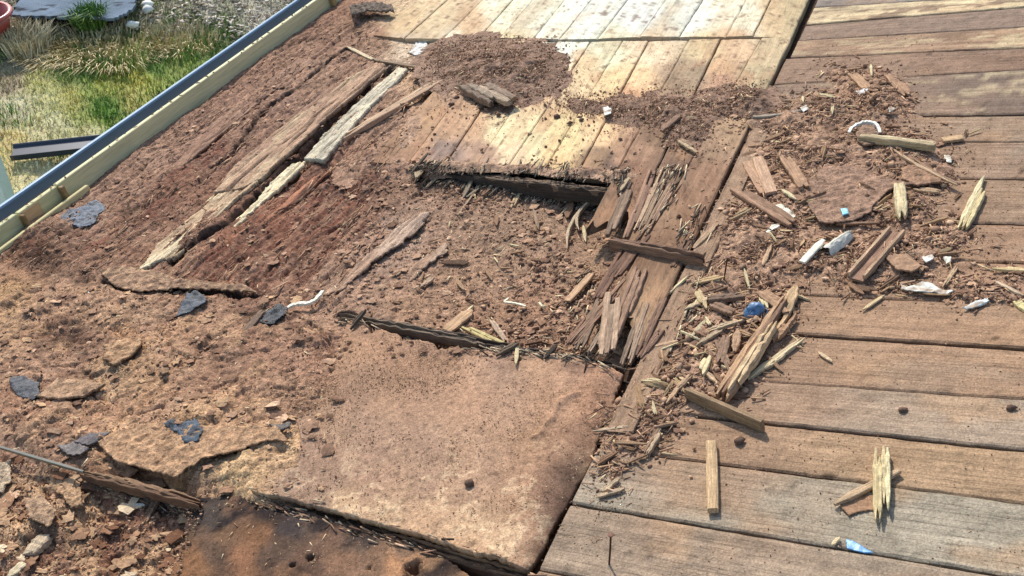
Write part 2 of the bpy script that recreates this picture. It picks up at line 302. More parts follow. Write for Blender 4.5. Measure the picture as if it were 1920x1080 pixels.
def relief_col(u, v, z):
    wu = u+.05*fbm(u*4, v*4, 3, 140); wv = v+.05*fbm(u*4, v*4, 3, 150)
    px, py = pix(wu, wv)
    c = alb(idw(CP+[q for q in CU if q[0] < 800 and q[1] < 300], px, py, 4.0)); k = .38+.3*sst(.0, .4, fbm(u*4+9, v*4, 4, 159, .6)); c = c*(1-k[:, None])+alb((166, 127, 102))*k[:, None]
    st = sst(.06, -.06, sdf(STR, u, v)); rd = sst(.05, -.06, sdf(RED, wu, wv)); bd = sst(.05, -.06, sdf(BAND, wu, wv))
    g = fbm(wu*30, wv*2.5, 4, 160, .6)
    redc = alb((104, 56, 40)); 
    k = np.clip((rd+bd)*sst(-.15, .35, g+.3*fbm(u*10, v*10, 3, 161)), 0, 1)*.72
    c = c*(1-k[:, None])+redc*k[:, None]
    k = rd*sst(.30, .5, fbm(wu*14+4, wv*1.5, 3, 163)); c = c*(1-.35*k[:, None])+alb((186, 124, 90))*.35*k[:, None]
    rl = np.abs(fbm(wu*34, wv*1.6, 3, 164, .55)); k = st*sst(.07, .0, rl)*sst(-.3, .2, fbm(u*5, v*3, 2, 165))*.65; c = c*(1+.26*st*g)[:, None]*(1-k)[:, None]
    fl = sst(.05, -.05, sdf(FLK, u, v)); hb = sst(.03, -.03, sdf(HEAPB, u, v))
    f1, f2, ci = worley(wu*17, wv*15, 81); k = (fl*.22+hb*.5)*sst(.55, .9, ci)*.8
    c = c*(1-k[:, None])+alb((222, 178, 128))*k[:, None]
    k = (fl*.2+hb*.5)*sst(.35, .1, ci); c = c*(1-k[:, None])+alb((112, 66, 44))*k[:, None]
    k = (fl*.8+hb)*sst(.06, .01, f2-f1)*(ci > .3)*.5; c = c*(1-k)[:, None]
    for P, w_, d in CRKU:                      # shade inside the splits, painted in as near black
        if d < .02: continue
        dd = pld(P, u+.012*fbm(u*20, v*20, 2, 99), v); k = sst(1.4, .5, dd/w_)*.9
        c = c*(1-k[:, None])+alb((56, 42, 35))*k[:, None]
    qx, qy = pix(u, v); k = darkk(qx, qy, u, v)*.85; c = c*(1-k[:, None])+alb((72, 50, 38))*k[:, None]  # dark clumps, plus the shade of gaps and pockets painted as colour
    return detail(u, v, c*1.16, 170, .5, 1.0)

def rect_grid(us, vs, zf, keep=None):
    U, V = np.meshgrid(us, vs); u = U.ravel(); v = V.ravel(); z = zf(u, v)
    nu, nv = len(us), len(vs)
    i = np.arange(nu*nv).reshape(nv, nu)
    q = np.stack([i[:-1, :-1], i[:-1, 1:], i[1:, 1:], i[1:, :-1]], -1).reshape(-1, 4)
    if keep is not None:
        k = keep(u, v); q = q[k[q].all(1)]
    used = np.unique(q); mp = np.zeros(nu*nv, np.int64); mp[used] = np.arange(len(used))
    return u[used], v[used], z[used], mp[q]
def steps(a, b, f):
    r = [a]
    while r[-1] < b: r.append(r[-1]+f(r[-1]))
    return np.array(r)

# roof_deck: the covering everything lies on
deck = link('roof_deck', None, MD.copy(), kind='structure', label='old timber roof deck, half rotted through, sloping down to the gutter')
us = np.concatenate([steps(-3.668, -2.6, lambda x: .0075), steps(-2.594, -.93, lambda x: .0052)])
vs = steps(.25, 6.6, lambda y: .02 if y < .9 else (.0045 if y < 2.2 else (.0065 if y < 3.4 else .011)))
def keep_t(u, v):
    px, py = pix(u, v); P = upoly([(860,60),(990,60),(1500,60),(1410,230),(1210,300),(1030,290),(780,285)])
    return (sdf(P, u, v) > 0) & (px > -420) & (py > -420) & (py < 1500)
u, v, z, q = rect_grid(us, vs, relief, keep_t)
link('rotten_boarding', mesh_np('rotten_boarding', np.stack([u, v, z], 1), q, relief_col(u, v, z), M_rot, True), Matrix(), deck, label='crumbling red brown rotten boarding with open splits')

def cut_grid(P, sp, rag, seed, ragf):
    xs = [p[0] for p in P]; ys = [p[1] for p in P]
    us = np.arange(min(xs)-.03, max(xs)+.03, sp); vs = np.arange(min(ys)-.03, max(ys)+.03, sp); U, V = np.meshgrid(us, vs)
    sd = sdf(P, U, V)+rag*fbm(U*ragf, V*ragf, 4, 200+seed, .6); gv, gu = np.gradient(sd, sp); gl = gu*gu+gv*gv+1e-9
    out_ = (sd > 0) & (sd < sp*1.6); k = np.where(out_, sd/np.maximum(gl, .3), 0); k = np.clip(k, 0, sp*1.6)
    U2 = U-gu*k; V2 = V-gv*k; i = np.arange(U.size).reshape(U.shape)
    q = np.stack([i[:-1, :-1], i[:-1, 1:], i[1:, 1:], i[1:, :-1]], -1).reshape(-1, 4); ok_ = (sd.ravel() < sp*.75); q = q[ok_[q].all(1)]
    used = np.unique(q); mp = np.zeros(U.size, np.int64); mp[used] = np.arange(len(used)); q = mp[q]
    e = np.concatenate([q[:, [0, 1]], q[:, [1, 2]], q[:, [2, 3]], q[:, [3, 0]]]); n = len(used); key = e[:, 0]*n+e[:, 1]; rev = e[:, 1]*n+e[:, 0]; rim = e[~np.isin(key, rev)]
    return U2.ravel()[used], V2.ravel()[used], np.minimum(sd.ravel()[used], 0), q, rim
def solid(u, v, z, q, rim, T, zb=None):
    n = len(u); V = np.concatenate([np.stack([u, v, z], 1), np.stack([u, v, z-T], 1)])
    return V, np.concatenate([q, q[:, ::-1]+n, np.stack([rim[:, 1], rim[:, 0], rim[:, 0]+n, rim[:, 1]+n], 1)])
def patch(name, P, spacing, zf, cf, mat, rag=.008, base=-.03, smooth=True, seed=0, zl=0, ragf=18):
    """a sheet with torn edges: polygon in roof coordinates"""
    u, v, sd, q, rim = cut_grid(P, spacing, rag, seed, ragf); z = zf(u, v, sd); c = cf(u, v, sd)
    cu, cv = float(u.mean()), float(v.mean()); V, Fq = solid(u-cu, v-cv, z-zl, q, rim, abs(base)*(1+.35*fbm(u*60, v*60, 2, 990)))
    return mesh_np(name, V, Fq, np.concatenate([c, c*.8]), mat, False), (cu, cv)

# the big sheet in the foreground
SH = upoly([(655,606),(700,618),(760,640),(800,648),(860,664),(940,662),(1060,676),(1168,700),(1130,790),(1097,880),(1046,965),(990,1070),(900,1046),(800,1012),(640,968),(475,926),(500,905),(556,880),(568,830),(556,790),(600,750),(628,700),(640,655)])
RIDGE = upoly([(1000,826),(1020,815),(1040,780),(1060,755),(1085,745)])
SHOLE = [(658,650,.010),(648,664,.011),(640,678,.007),(622,700,.012),(972,684,.013),(760,640,.012),(700,625,.018),(830,655,.016)]
def sh_z(u, v, sd):
    e = sst(.10, .0, -.875-u); z = .014+.009*fbm(u*2.2, v*2.2, 2, 301)+.0010*fbm(u*34, v*34, 3, 302)-.022*e*e
    z = z+.007*sst(.012, .0, pld(RIDGE, u+.01*fbm(u*25, v*25, 2, 303), v))+.0022*np.maximum(0, fbm(u*55, v*55, 2, 305))*sst(-.3, .4, fbm(u*4, v*4, 2, 306))
    z = z+sst(.015, .004, np.abs(sd+.012))*.003*fbm(u*20, v*20, 2, 309)
    for x, y, r in SHOLE:
        a, b = uv(x, y); d = np.hypot(u-a, v-b)+r*.75*fbm(u*75, v*75, 2, 307); z = z-.035*sst(r*.9, r*.5, d)
    return z
def sh_c(u, v, sd):
    px, py = pix(u+.03*fbm(u*6, v*6, 3, 310), v+.03*fbm(u*6, v*6, 3, 311))
    c = alb(idw(CS, px, py, 3.6)); c = c*.62+alb((176, 136, 110))*.38
    r = fbm(u*9+7, v*9, 4, 312, .6); k = sst(.10, .22, r)*(1-sst(.24, .34, r))*.5     # dried tide marks
    k = k*sst(760, 980, py)
    c = c*(1-k[:, None])+alb((236, 200, 158))*k[:, None]
    k = sst(.0, .5, fbm(u*3, v*3, 3, 314))*.2; c = c*(1-k[:, None])+alb((138, 112, 100))*k[:, None]
    for (x, y, a, b) in ((965,684,34,12),(1085,690,26,10),(1105,720,24,20),(860,665,30,10),(700,632,26,10)):
        k = .6*np.exp(-((px-x)/a)**2-((py-y)/b)**2)*sst(-.4, .2, fbm(u*16, v*16, 3, 318)); c = c*(1-k[:, None])+alb((96, 72, 64))*k[:, None]
    k = sst(.045, -.01, (-.885-u)+.03*fbm(u*9, v*9, 3, 315))*sst(800, 920, py)*.8; c = c*(1-k[:, None])+alb((66, 48, 40))*k[:, None]
    return detail(u+.2*v, v, c, 320, .45, .85)
me, (cu, cv) = patch('weathered_sheet', SH, .0052, sh_z, sh_c, M_sheet, .007, -.016, seed=1)
link('weathered_sheet', me, frame(cu, cv), label='largest flat brown sheet in the foreground, dusty top and blackened curled right edge', cat='wooden sheet')
# the stained sheet below it
BL = upoly([(346,962),(372,932),(460,928),(560,960),(640,985),(800,1030),(880,1082),(960,1200),(900,1400),(300,1400),(318,1100),(350,1010)], -.02)
BH = [(775,1068,.022),(582,1048,.010),(548,1062,.007),(540,950,.007),(486,955,.006),(690,1066,.006)]
def bl_z(u, v, sd):
    z = -.014+.012*fbm(u*3, v*3, 3, 331)+.002*fbm(u*40, v*40, 3, 332)
    for x, y, r in BH:
        a, b = uv(x, y, -.015); z = z-.04*sst(r, r*.5, np.hypot(u-a, v-b)+r*.8*fbm(u*60, v*60, 2, 333))
    return z
def bl_c(u, v, sd):
    px, py = pix(u+.03*fbm(u*8, v*8, 3, 340), v+.03*fbm(u*8, v*8, 3, 341), -.015)
    c = alb(idw(CB, px, py, 4)); k = sst(-.1, .35, fbm(u*11, v*11, 4, 342))*.9*sst(-.6, -.1, fbm(u*3.3, v*3.3, 2, 346)); c = c*(1-k[:, None])+alb((48, 42, 44))*k[:, None]
    k = sst(.2, .5, fbm(u*7+4, v*7, 4, 343))*.4; c = c*(1-k[:, None])+alb((180, 128, 90))*k[:, None]
    return detail(u, v, c*.82, 350, .4, 1)
me, (cu, cv) = patch('stained_sheet', BL, .0055, bl_z, bl_c, M_sheet, .010, -.016, seed=2)
link('stained_sheet', me, frame(cu, cv), label='black and orange stained sheet at the bottom, lower than the big brown one', cat='wooden sheet')

# ------------------------------------------------------------------ planks
def quad_plank(q4, T, top, cf, mat, name='plank', parent=deck, jag=(0, 0), seed=0, res=.013, ny=11, cup=.002, label=None, z1=None):
    """plank between seam points q4=[start_left, end_left, start_right, end_right] in roof coordinates"""
    P = np.array(q4, float); c = P.mean(0); d = (P[1]+P[3]-P[0]-P[2]); Lg = np.linalg.norm(d)/2; d /= np.linalg.norm(d); nrm = np.array([-d[1], d[0]])
    nx = max(4, int(Lg/res)); z1 = top if z1 is None else z1
    ts = np.concatenate([[0, 0, .03], np.linspace(.08, .92, ny-2), [.97, 1, 1]]); dz = np.concatenate([[-T, -.004, -.0006], np.zeros(ny-2), [-.0006, -.004, -T]])
    S = np.linspace(0, 1, nx+1); SS, TT = np.meshgrid(S, ts, indexing='ij')
    j0 = jag[0]*(fbm(TT*6, TT*0+seed, 3, 400+seed)+.3); j1 = jag[1]*(fbm(TT*6, TT*0+seed, 3, 410+seed)+.3)
    S2 = SS+(1-SS)**2*j0/Lg-SS**2*j1/Lg
    L_ = P[0]+(P[1]-P[0])*S2[..., None]; R_ = P[2]+(P[3]-P[2])*S2[..., None]
    X = L_+(R_-L_)*TT[..., None]
    ed = (TT < .02).astype(float)-(TT > .98)
    e = .0022*fbm(X[..., 0]*14, X[..., 1]*14, 3, 420+seed)*np.abs(ed)
    u, v = X[..., 0].ravel(), X[..., 1].ravel()
    bow = cup*((TT-.5)**2*4)*(1 if seed % 2 else -1)+.003*fbm(u*1.5, v*1.5, 2, 430+seed).reshape(TT.shape)+.0012*fbm(u*25, v*25, 2, 440).reshape(TT.shape)
    z = (top+(z1-top)*SS)+dz[None, :]+bow
    loc = np.stack([(X-c) @ d+0*e, (X-c) @ nrm+e, z-top], -1).reshape(-1, 3)
    i = np.arange(loc.shape[0]).reshape(TT.shape)
    q = np.stack([i[:-1, :-1], i[1:, :-1], i[1:, 1:], i[:-1, 1:]], -1).reshape(-1, 4)
    caps = [list(map(int, i[0, :])), list(map(int, i[-1, ::-1]))]
    if np.cross(P[1]-P[0], P[2]-P[0]) > 0: pass
    else: q = q[:, ::-1]; caps = [cc[::-1] for cc in caps]
    cc = cf(u, v, (z*0+TT).ravel())
    me = mesh_np(name, loc, [list(map(int, a)) for a in q]+caps, cc, mat)
    M = Matrix.Translation((c[0], c[1], top)) @ Matrix.Rotation(math.atan2(d[1], d[0]), 4, 'Z')
    if parent is None: M = MD @ M
    return link(name, me, M, parent, label=label)

def stain(c, u, v, P, col, k, soft=.05, nz=.05, s=0):
    d = sdf(P, u, v)+nz*fbm(u*11, v*11, 3, 500+s); kk = sst(soft, -soft, d)*k
    return c*(1-kk[:, None])+alb(col)*kk[:, None]
# right hand boards, laid across the slope; (v of the far seam at u=0, slope of the seam, colour stops along u)
seam = [0.55,.77,.99,1.19]
RP = [ # px y of seam at x=1920 , px (x,y) of second seam point
 (1085,(1280,979)),(943,(1280,860)),(843,(1430,792)),(748,(1430,715)),(655,(1460,625)),(572,(1450,548)),(492,(1450,482)),(420,(1770,418)),(335,(1793,334)),(265,(1800,265)),(215,(1740,217)),(130,(1460,158)),(88,(1600,103)),(50,(1493,75)),(12,(1510,46)),(-10,(1510,14))]
sm = []
for y0, (x1, y1) in RP:
    a = uv(1920, y0); b = uv(x1, y1); sl_ = (b[1]-a[1])/(b[0]-a[0]); sl_ = max(-.05, min(.05, sl_)); sm.append((a[1]-sl_*a[0], sl_))
pre = [(sm[0][0]-.185*k, sm[0][1]) for k in range(5, 0, -1)]
post = [(sm[-1][0]+.17*k, sm[-1][1]) for k in range(1, 12)]
allm = pre+sm+post
RC_ = {0: (150,126,108)}
pcol = [(160,132,110)]*4+[(158,134,116)]
pcol += [(162,148,132),(172,138,108),(166,142,124),(166,130,104),(168,130,102),(164,124,98),(162,124,100),(152,126,106),(150,124,108),(156,132,114),(120,100,92),(150,114,92),(176,136,104),(150,122,106),(236,206,156),(150,136,130),(168,166,164)]
pcol += [(170,150,130)]*12
GREYP = upoly([(1250,880),(1560,900),(1900,1000),(1920,1075),(1500,1010),(1200,960),(1120,900)])
spot = [(rs.uniform(-.85, .5), rs.uniform(1, 4.3), rs.uniform(.0025, .0045)) for _ in range(60)]
def rcol(base, s, far):
    def f(u, v, t):
        n = len(u); b0 = alb(base)[None, :]*np.ones((n, 1))*(1.0 if not far else .95)
        g = fbm(u*3.2, v*34, 4, 600+s, .6); k = sst(.05, .45, fbm(u*2.2+s, v*9, 3, 610+s))
        grey = alb((154, 140, 126)) if not far else alb((104, 88, 84))
        c = b0*(1+.28*g)[:, None]
        k = k*(.30 if s % 3 else .12)*(2.2 if s == 5 else 1); c = c*(1-k[:, None])+grey*k[:, None]
        k = sst(.1, .5, fbm(u*4+s*3, v*6, 4, 620))*.5; c = c*(1-k[:, None])+alb((182, 140, 104))*k[:, None]
        if far:     # peeled patches: old pale wood showing
            k = sst(.12, .2, fbm(u*5, v*16+s, 4, 630+s, .6))*(.75 if base[0] > 200 else .45*(s % 2)); pc = alb((240, 214, 160)) if base[0] < 200 else alb((120, 90, 76))
            c = c*(1-k[:, None])+pc*k[:, None]
        # rotten dust swept over the boards around the heaps
        px, py = pix(u, v); dd = np.minimum(np.hypot((px-1580)/330, (py-400)/300), np.hypot((px-1330)/270, (py-680)/260)); k = sst(1.6, .5, dd+.35*fbm(u*7, v*7, 4, 640))*.85
        c = c*(1-k[:, None])+alb((162, 127, 103))*k[:, None]
        m_ = c.mean(1, keepdims=True); c = (m_+(c-m_)*(.94 if not far else .82))*np.array([1.03, 1.0, .92])
        for (a, b, r) in spot:
            m = np.abs(v-b) < .05
            if m.any():
                kk = sst(r*2.2, r, np.hypot(u[m]-a, v[m]-b)); c[m] = c[m]*(1-.75*kk[:, None])
        c = c*(1-.25*np.maximum(sst(.03, 0, t), sst(.97, 1, t)))[:, None]        # worn dark arrises
        return detail(u, v, c, 650+s, .35, .8)
    return f
for k in range(len(allm)-1):
    (a0, s0), (a1, s1) = allm[k], allm[k+1]
    if a1 > 6.6: break
    g = {9: .0050, 12: .004, 10: .0018, 8: .0016, 7: .0018, 6: .0030}.get(k, .0026)
    U0, U1 = -.868, 1.5
    if k > 16: U0 = -.855
    qd = [(U0, a0+s0*U0+g), (U1, a0+s0*U1+g), (U0, a1+s1*U0-g), (U1, a1+s1*U1-g)]
    quad_plank(qd, .028, rs.uniform(-.0015, .0015), rcol(pcol[k], k, a0 > 3.1), M_plank, seed=k, res=.014, ny=12, cup=.0012)
# dark rafters, and a dark sheet standing in for shade below the gaps
def box_mesh(name, x0, x1, y0, y1, z0, z1, col, mat, bev=0):
    V = [(x, y, z) for z in (z0, z1) for y in (y0, y1) for x in (x0, x1)]
    Fc = [(0, 2, 3, 1), (4, 5, 7, 6), (0, 1, 5, 4), (2, 6, 7, 3), (0, 4, 6, 2), (1, 3, 7, 5)]
    me = bpy.data.meshes.new(name); me.from_pydata(V, [], Fc)
    at = me.color_attributes.new('Col', 'FLOAT_COLOR', 'POINT'); at.data.foreach_set('color', list(tuple(alb(col))+(1,))*8)
    me.materials.append(mat); me.update()
    if bev:
        import bmesh
        bm = bmesh.new(); bm.from_mesh(me); bmesh.ops.bevel(bm, geom=bm.edges[:], offset=bev, segments=1, affect='EDGES'); bm.to_mesh(me); bm.free()
    return me
link('gap_shade_sheet', box_mesh('gap_shade_sheet', -3.84, 1.6, -.4, 7.0, -.22, -.14, (40,32,28), M_rot), Matrix(), deck, label='dark sheet standing in for the shade below the boards')
for x in (-3.3, -2.7, -2.1, -1.5, -.9, -.3, .3, .9):
    link('rafter', box_mesh('rafter', x-.03, x+.03, -.38, 6.95, -.138, -.0995 if x < -.95 else -.032, (84,62,48), M_plank), Matrix(), deck)

# bleached upper boards, laid with the slope, in two rows
FS = [((690,303),(895,78)),((765,305),(939,78)),((832,309),(987,78)),((892,311),(1045,79)),((952,313),(1106,79)),((1020,320),(1167,77)),((1081,326),(1215,77)),((1148,334),(1290,75)),((1228,326),(1352,73)),((1277,334),(1427,72)),((1347,360),(1486,70))]
BS = [(1483,70,1518,0),(1411,67,1447,0),(1360,69,1402,0),(1273,69,1320,0),(1200,69,1250,0),(1119,72,1179,0),(1048,74,1110,0),(1000,72,1048,10),(936,72,994,0),(895,72,957,0),(830,72,905,0),(757,72,840,0),(700,66,790,0)]
def ucol(s, zt):
    def f(u, v, t):
        px, py = pix(u+.012*fbm(u*9, v*9, 3, 700), v+.06*fbm(u*5, v*5, 3, 701), zt)
        c = alb(idw(CU, px, np.maximum(py, -40), 4.5))
        k = .10*((s*37) % 7-3)/3; c = c*(1+k)
        g = fbm(u*60, v*4, 4, 710+s, .6); lum = c.mean(1); c = c*(1+.20*g*np.clip(1.35-lum, .3, 1))[:, None]
        k = sst(.22, .40, fbm(u*26, v*13, 4, 730, .65)+.18*sst(.6, .2, np.hypot((px-1180)/150, (py-25)/35))-.10)*.75; c = c*(1-k[:, None])+alb((120, 88, 72))*k[:, None]
        k = sst(.25, .5, fbm(u*8, v*3, 3, 740+s))*.5*sst(40, 130, py); c = c*(1-k[:, None])+alb((200, 150, 112))*k[:, None]
        c = c*(1-.25*np.maximum(sst(.03, 0, t), sst(.97, 1, t)))[:, None]
        k = sst(.0, .45, fbm(u*7, v*2.4, 4, 760, .6))*.35; c = c*(1-k[:, None])+alb((206, 168, 126))*k[:, None]
        return detail(u, v, c*np.array([.88, .825, .80]), 750+s, .4, .9)
    return f
ZU = .010
for k in range(len(FS)-1):
    (a, b), (c_, d_) = FS[k], FS[k+1]
    A0 = np.array(uv(*a, ZU)); A1 = np.array(uv(*b, ZU)); C0 = np.array(uv(*c_, ZU)); C1 = np.array(uv(*d_, ZU))
    if k == 7: A0 += (A0-A1)*.30; C0 += (C0-C1)*.22
    if k == 8: A0 += (A0-A1)*.42; C0 += (C0-C1)*.48
    if k == 9: A0 += (A0-A1)*.60; C0 += (C0-C1)*.68
    wv = (C0-A0); wv = wv/np.linalg.norm(wv)*(.0009 if k not in (7, 9) else .005)
    quad_plank([tuple(A0+wv), tuple(A1+wv), tuple(C0-wv), tuple(C1-wv)], .030, ZU+rs.uniform(-.002, .002), ucol(k, ZU), M_pale, seed=30+k, res=.011, ny=13, jag=(.035 if k < 7 else (.07 if k < 9 else .08), 0), cup=.0015)
for k in range(len(BS)-1):
    r, l = BS[k], BS[k+1]; pts = []
    for (x0, y0, x1, y1) in (l, r):
        p = np.array(uv(x0, y0-.3, ZU)); q_ = np.array(uv(x1, y1, ZU)); dr = (q_-p)/(q_[1]-p[1]); dr = dr*.5+np.array([-.045, 1])*.5
        pts.append(p); pts.append(p+dr*2.2)
    (p0, p1, r0, r1) = pts
    p0 = p0+(.0009, 0); r0 = r0-(.0009, 0); p1 = p1+(.0009, 0); r1 = r1-(.0009, 0)
    quad_plank([tuple(p0), tuple(p1), tuple(r0), tuple(r1)], .030, ZU+rs.uniform(-.002, .001), ucol(60+k, ZU), M_pale, seed=50+k, res=.014, ny=12, cup=.001)

# ------------------------------------------------------------------ debris builders
def strand(L, W, T, seed, taper=(.2, .2), nseg=9, rag=.25, bend=0.0, off=(0, 0, 0), sq=1.0):
    """one ragged fibre or lath along x; returns verts, faces"""
    r = random.Random(seed); V = []; Fc = []
    ph = r.uniform(0, 6)
    for i in range(nseg+1):
        s = i/nseg; x = (s-.5)*L
        k = min(1, taper[0]+(1-taper[0])*min(1, s/.22)) if s < .5 else min(1, taper[1]+(1-taper[1])*min(1, (1-s)/.22))
        w = W/2*k*(1+rag*r.uniform(-.5, .5)); t = T/2*(.5+.5*k)*(1+rag*r.uniform(-.5, .5)); oy = rag*W*.12*r.uniform(-1, 1)+bend*(4*(s-.5)**2); oz = rag*T*.1*r.uniform(-1, 1)
        if i in (0, nseg): x += r.uniform(-.02, .02)*L
        b = .75
        for (a, c) in ((-1, -b), (-b, -1), (b, -1), (1, -b), (1, b), (b, 1), (-b, 1), (-1, b)):
            V.append((x+off[0]+(r.uniform(-.6, .6)*W*rag if i in (0, nseg) else 0), a*w+oy+off[1], c*t+oz+off[2]))
    for i in range(nseg):
        for j in range(8):
            a = i*8+j; b_ = i*8+(j+1) % 8; Fc.append((a, b_, b_+8, a+8))
    Fc.append(tuple(range(7, -1, -1))); Fc.append(tuple(nseg*8+j for j in range(8)))
    return V, Fc
def bundle(L, W, T, seed, k=1, taper=(.2, .2), rag=.3, bend=0.0, col=(170,130,100), col2=None, nseg=9):
    r = random.Random(seed); V = []; Fc = []; C = []; dull = lambda q: tuple(.86*a_+.14*b_ for a_, b_ in zip(q, (150, 122, 100)))
    col = dull(col); col2 = dull(col2) if col2 is not None else None
    for i in range(k):
        l = L*(1 if i == 0 else r.uniform(.55, .98)); w = W/k*(1.3 if k > 1 else 1)
        off = ((L-l)/2*r.choice((-1, 1, .3)), (i-(k-1)/2)*W/k, T*.18*r.uniform(-1, 1)) if k > 1 else (0, 0, 0)
        v, f = strand(l, w, T, seed*13+i, taper, nseg, rag, bend, off); o = len(V); V += v; Fc += [tuple(a+o for a in g) for g in f]
        cc = np.array(alb(col if (col2 is None or r.random() < .55) else col2))
        for p in v: C.append(np.clip(cc*(1+r.uniform(-.14, .14)), 0, .8))
    return V, Fc, C
surf_blobs = []
def heapz(u, v):
    z = np.zeros_like(u)
    px, py = pix(u, v)
    for (x, y, a, b, rot, h) in surf_blobs:
        ca, sa = math.cos(rot), math.sin(rot); dx, dy = px-x, py-y
        d = ((dx*ca+dy*sa)/a)**2+((-dx*sa+dy*ca)/b)**2
        z = np.maximum(z, h*np.exp(-d*1.1))
    return z
def ground_z(u, v):
    u = np.atleast_1d(np.asarray(u, float)); v = np.atleast_1d(np.asarray(v, float)); z = np.zeros_like(u)
    lf = u < -.875
    if lf.any():
        zz = relief(u[lf], v[lf]).copy(); ss = sdf(SH, u[lf], v[lf]) < 0; zz[ss] = np.maximum(zz[ss], .016)
        bb = sdf(BL, u[lf], v[lf]) < 0; zz[bb] = np.maximum(zz[bb], -.012)
        UP = upoly([(700,300),(765,305),(1020,320),(1148,334),(1200,440),(1280,500),(1400,240),(1500,40),(1530,-40),(760,-40),(830,60)])
        zz[sdf(UP, u[lf], v[lf]) < 0] = ZU+.002
        z[lf] = zz
    hz = heapz(u, v); hz = hz*(1+.5*fbm(u*9, v*9, 3, 801))-.008
    return np.maximum(z, z*0+np.where(hz > 0, hz+np.where(lf, np.maximum(z, 0), 0), z))
def piece(name, p0, p1, wpx, T, col, label, cat='splinter', k=1, taper=(.5, .5), rag=.25, bend=0., col2=None, lift=0.0, tilt=0.0, roll=0., seed=None, mat=None, group=None, nseg=9, z=None, parts=None):
    """lay a lath / splinter between two spots of the roof, resting on what is below"""
    a = np.array(uv(*p0)); b = np.array(uv(*p1)); c = (a+b)/2
    if z is None:
        s_ = [float(ground_z(*(a+(b-a)*t))[0]) for t in (.05, .3, .5, .7, .95)]
        z = sorted(s_)[3]+T*.42+.001
    z += lift
    a = np.array(uv(*p0, z)); b = np.array(uv(*p1, z)); c = (a+b)/2; L = float(np.linalg.norm(b-a)); dist = F/np.linalg.norm([c[0], c[1], H0-z])
    W = wpx/dist*1.12; ang = math.atan2(b[1]-a[1], b[0]-a[0]); seed = seed or int(p0[0]*7+p0[1]*3+p1[0])
    V, Fc, C = bundle(L, W, T, seed, k, taper, rag, bend*L, col, col2, nseg)
    me = mesh_np(name, V, Fc, C, mat or M_split)
    return link(name, me, frame(c[0], c[1], z, ang, roll, tilt), label=label, cat=cat, group=group)
def poly_piece(name, P, T, col, label, cat, z=None, lift=0., crump=.006, mat=None, sp=.005, rag=.004, col2=None, seed=0, curl=0., ragf=40):
    """thin torn scrap with its own outline"""
    c0 = np.mean(P, 0); 
    if z is None: z = float(ground_z(*uv(*c0))[0])
    z += lift; Q = upoly(P, z)
    xs = [p[0] for p in Q]; ys = [p[1] for p in Q]; cu, cv = np.mean(xs), np.mean(ys); R = max(max(xs)-min(xs), max(ys)-min(ys))/2
    u, v, sd, q, rim = cut_grid(Q, sp, rag, 700+seed, ragf)
    if len(q) < 3: return None
    zz = T+crump*fbm(u*28, v*28, 3, 910+seed)+crump*.5*fbm(u*80, v*80, 2, 912+seed)+curl*((u-cu)**2+(v-cv)**2)/R**2
    n = len(u); Vt, Fc = solid(u-cu, v-cv, zz, q, rim, T)
    c = np.ones((n, 1))*alb(col)[None, :]
    if col2 is not None:
        k = sst(-.1, .3, fbm(u*30, v*30, 3, 920+seed)); c = c*(1-k[:, None])+alb(col2)*k[:, None]
    c = detail(u, v, c, 926+seed, .5, 1.1) if mat is None and R > .06 else c*(1+.2*noise(u*90, v*90, 925))[:, None]
    mat = mat or (M_rot if R > .06 else M_crumb)
    me = mesh_np(name, Vt, Fc, np.concatenate([c, c*.8]), mat or M_split, False)
    return link(name, me, frame(cu, cv, z), label=label, cat=cat)

# ------------------------------------------------------------------ heaps of rotten crumbs
PILE = [(930,140,105,52,.12,.045),(860,120,60,28,.1,.03),(1000,135,60,45,.3,.035),(940,180,60,22,.1,.02)]
BANDH = [(1110,205,55,16,.1,.018),(1180,212,60,24,.15,.026),(1250,215,55,32,.1,.030),(1300,240,40,35,.8,.026),(1400,200,60,32,.0,.030),(1350,205,50,30,0,.026),(1270,250,26,30,0,.02)]
HR = [(1480,230,80,40,0,.026),(1560,210,80,40,0,.030),(1640,190,70,50,.1,.036),(1600,150,60,26,.2,.016),(1460,290,70,40,-.3,.022),(1560,285,110,50,0,.030),(1680,290,90,50,.2,.026),(1740,320,60,40,.5,.02),(1500,370,110,55,.2,.022),(1620,380,110,60,0,.022),(1700,390,70,50,0,.020),
      (1400,410,60,50,0,.024),(1430,450,110,40,.1,.024),(1560,480,110,50,0,.022),(1680,480,100,55,0,.020),(1760,450,70,50,0,.016),(1640,530,110,26,.05,.014),(1400,510,100,50,0,.020),(1340,560,80,70,0,.018),(1840,545,110,32,.08,.016),(1900,520,60,22,0,.012),
      (1420,600,80,60,-.6,.022),(1330,640,90,70,0,.018),(1290,700,70,70,0,.016),(1370,700,60,60,-.6,.018),(1220,780,60,60,-.5,.014),(1180,830,50,40,-.5,.012),(1145,880,40,50,-.4,.010),(1250,740,70,50,0,.014),(1150,800,30,50,0,.01)]
CORL = [(690,298,60,24,-.5,.030),(735,308,46,18,0,.032),(765,262,20,44,.5,.026),(800,318,50,9,0,.028)]
CORN = [(770,250,16,40,.5,.014),(830,316,60,9,0,.020),(900,318,70,8,0,.017),(980,320,70,8,0,.017),(1090,328,70,9,0,.020),(1160,335,40,10,0,.022),(862,180,40,22,-.5,.014)]
surf_blobs += PILE+BANDH+HR+CORN+CORL
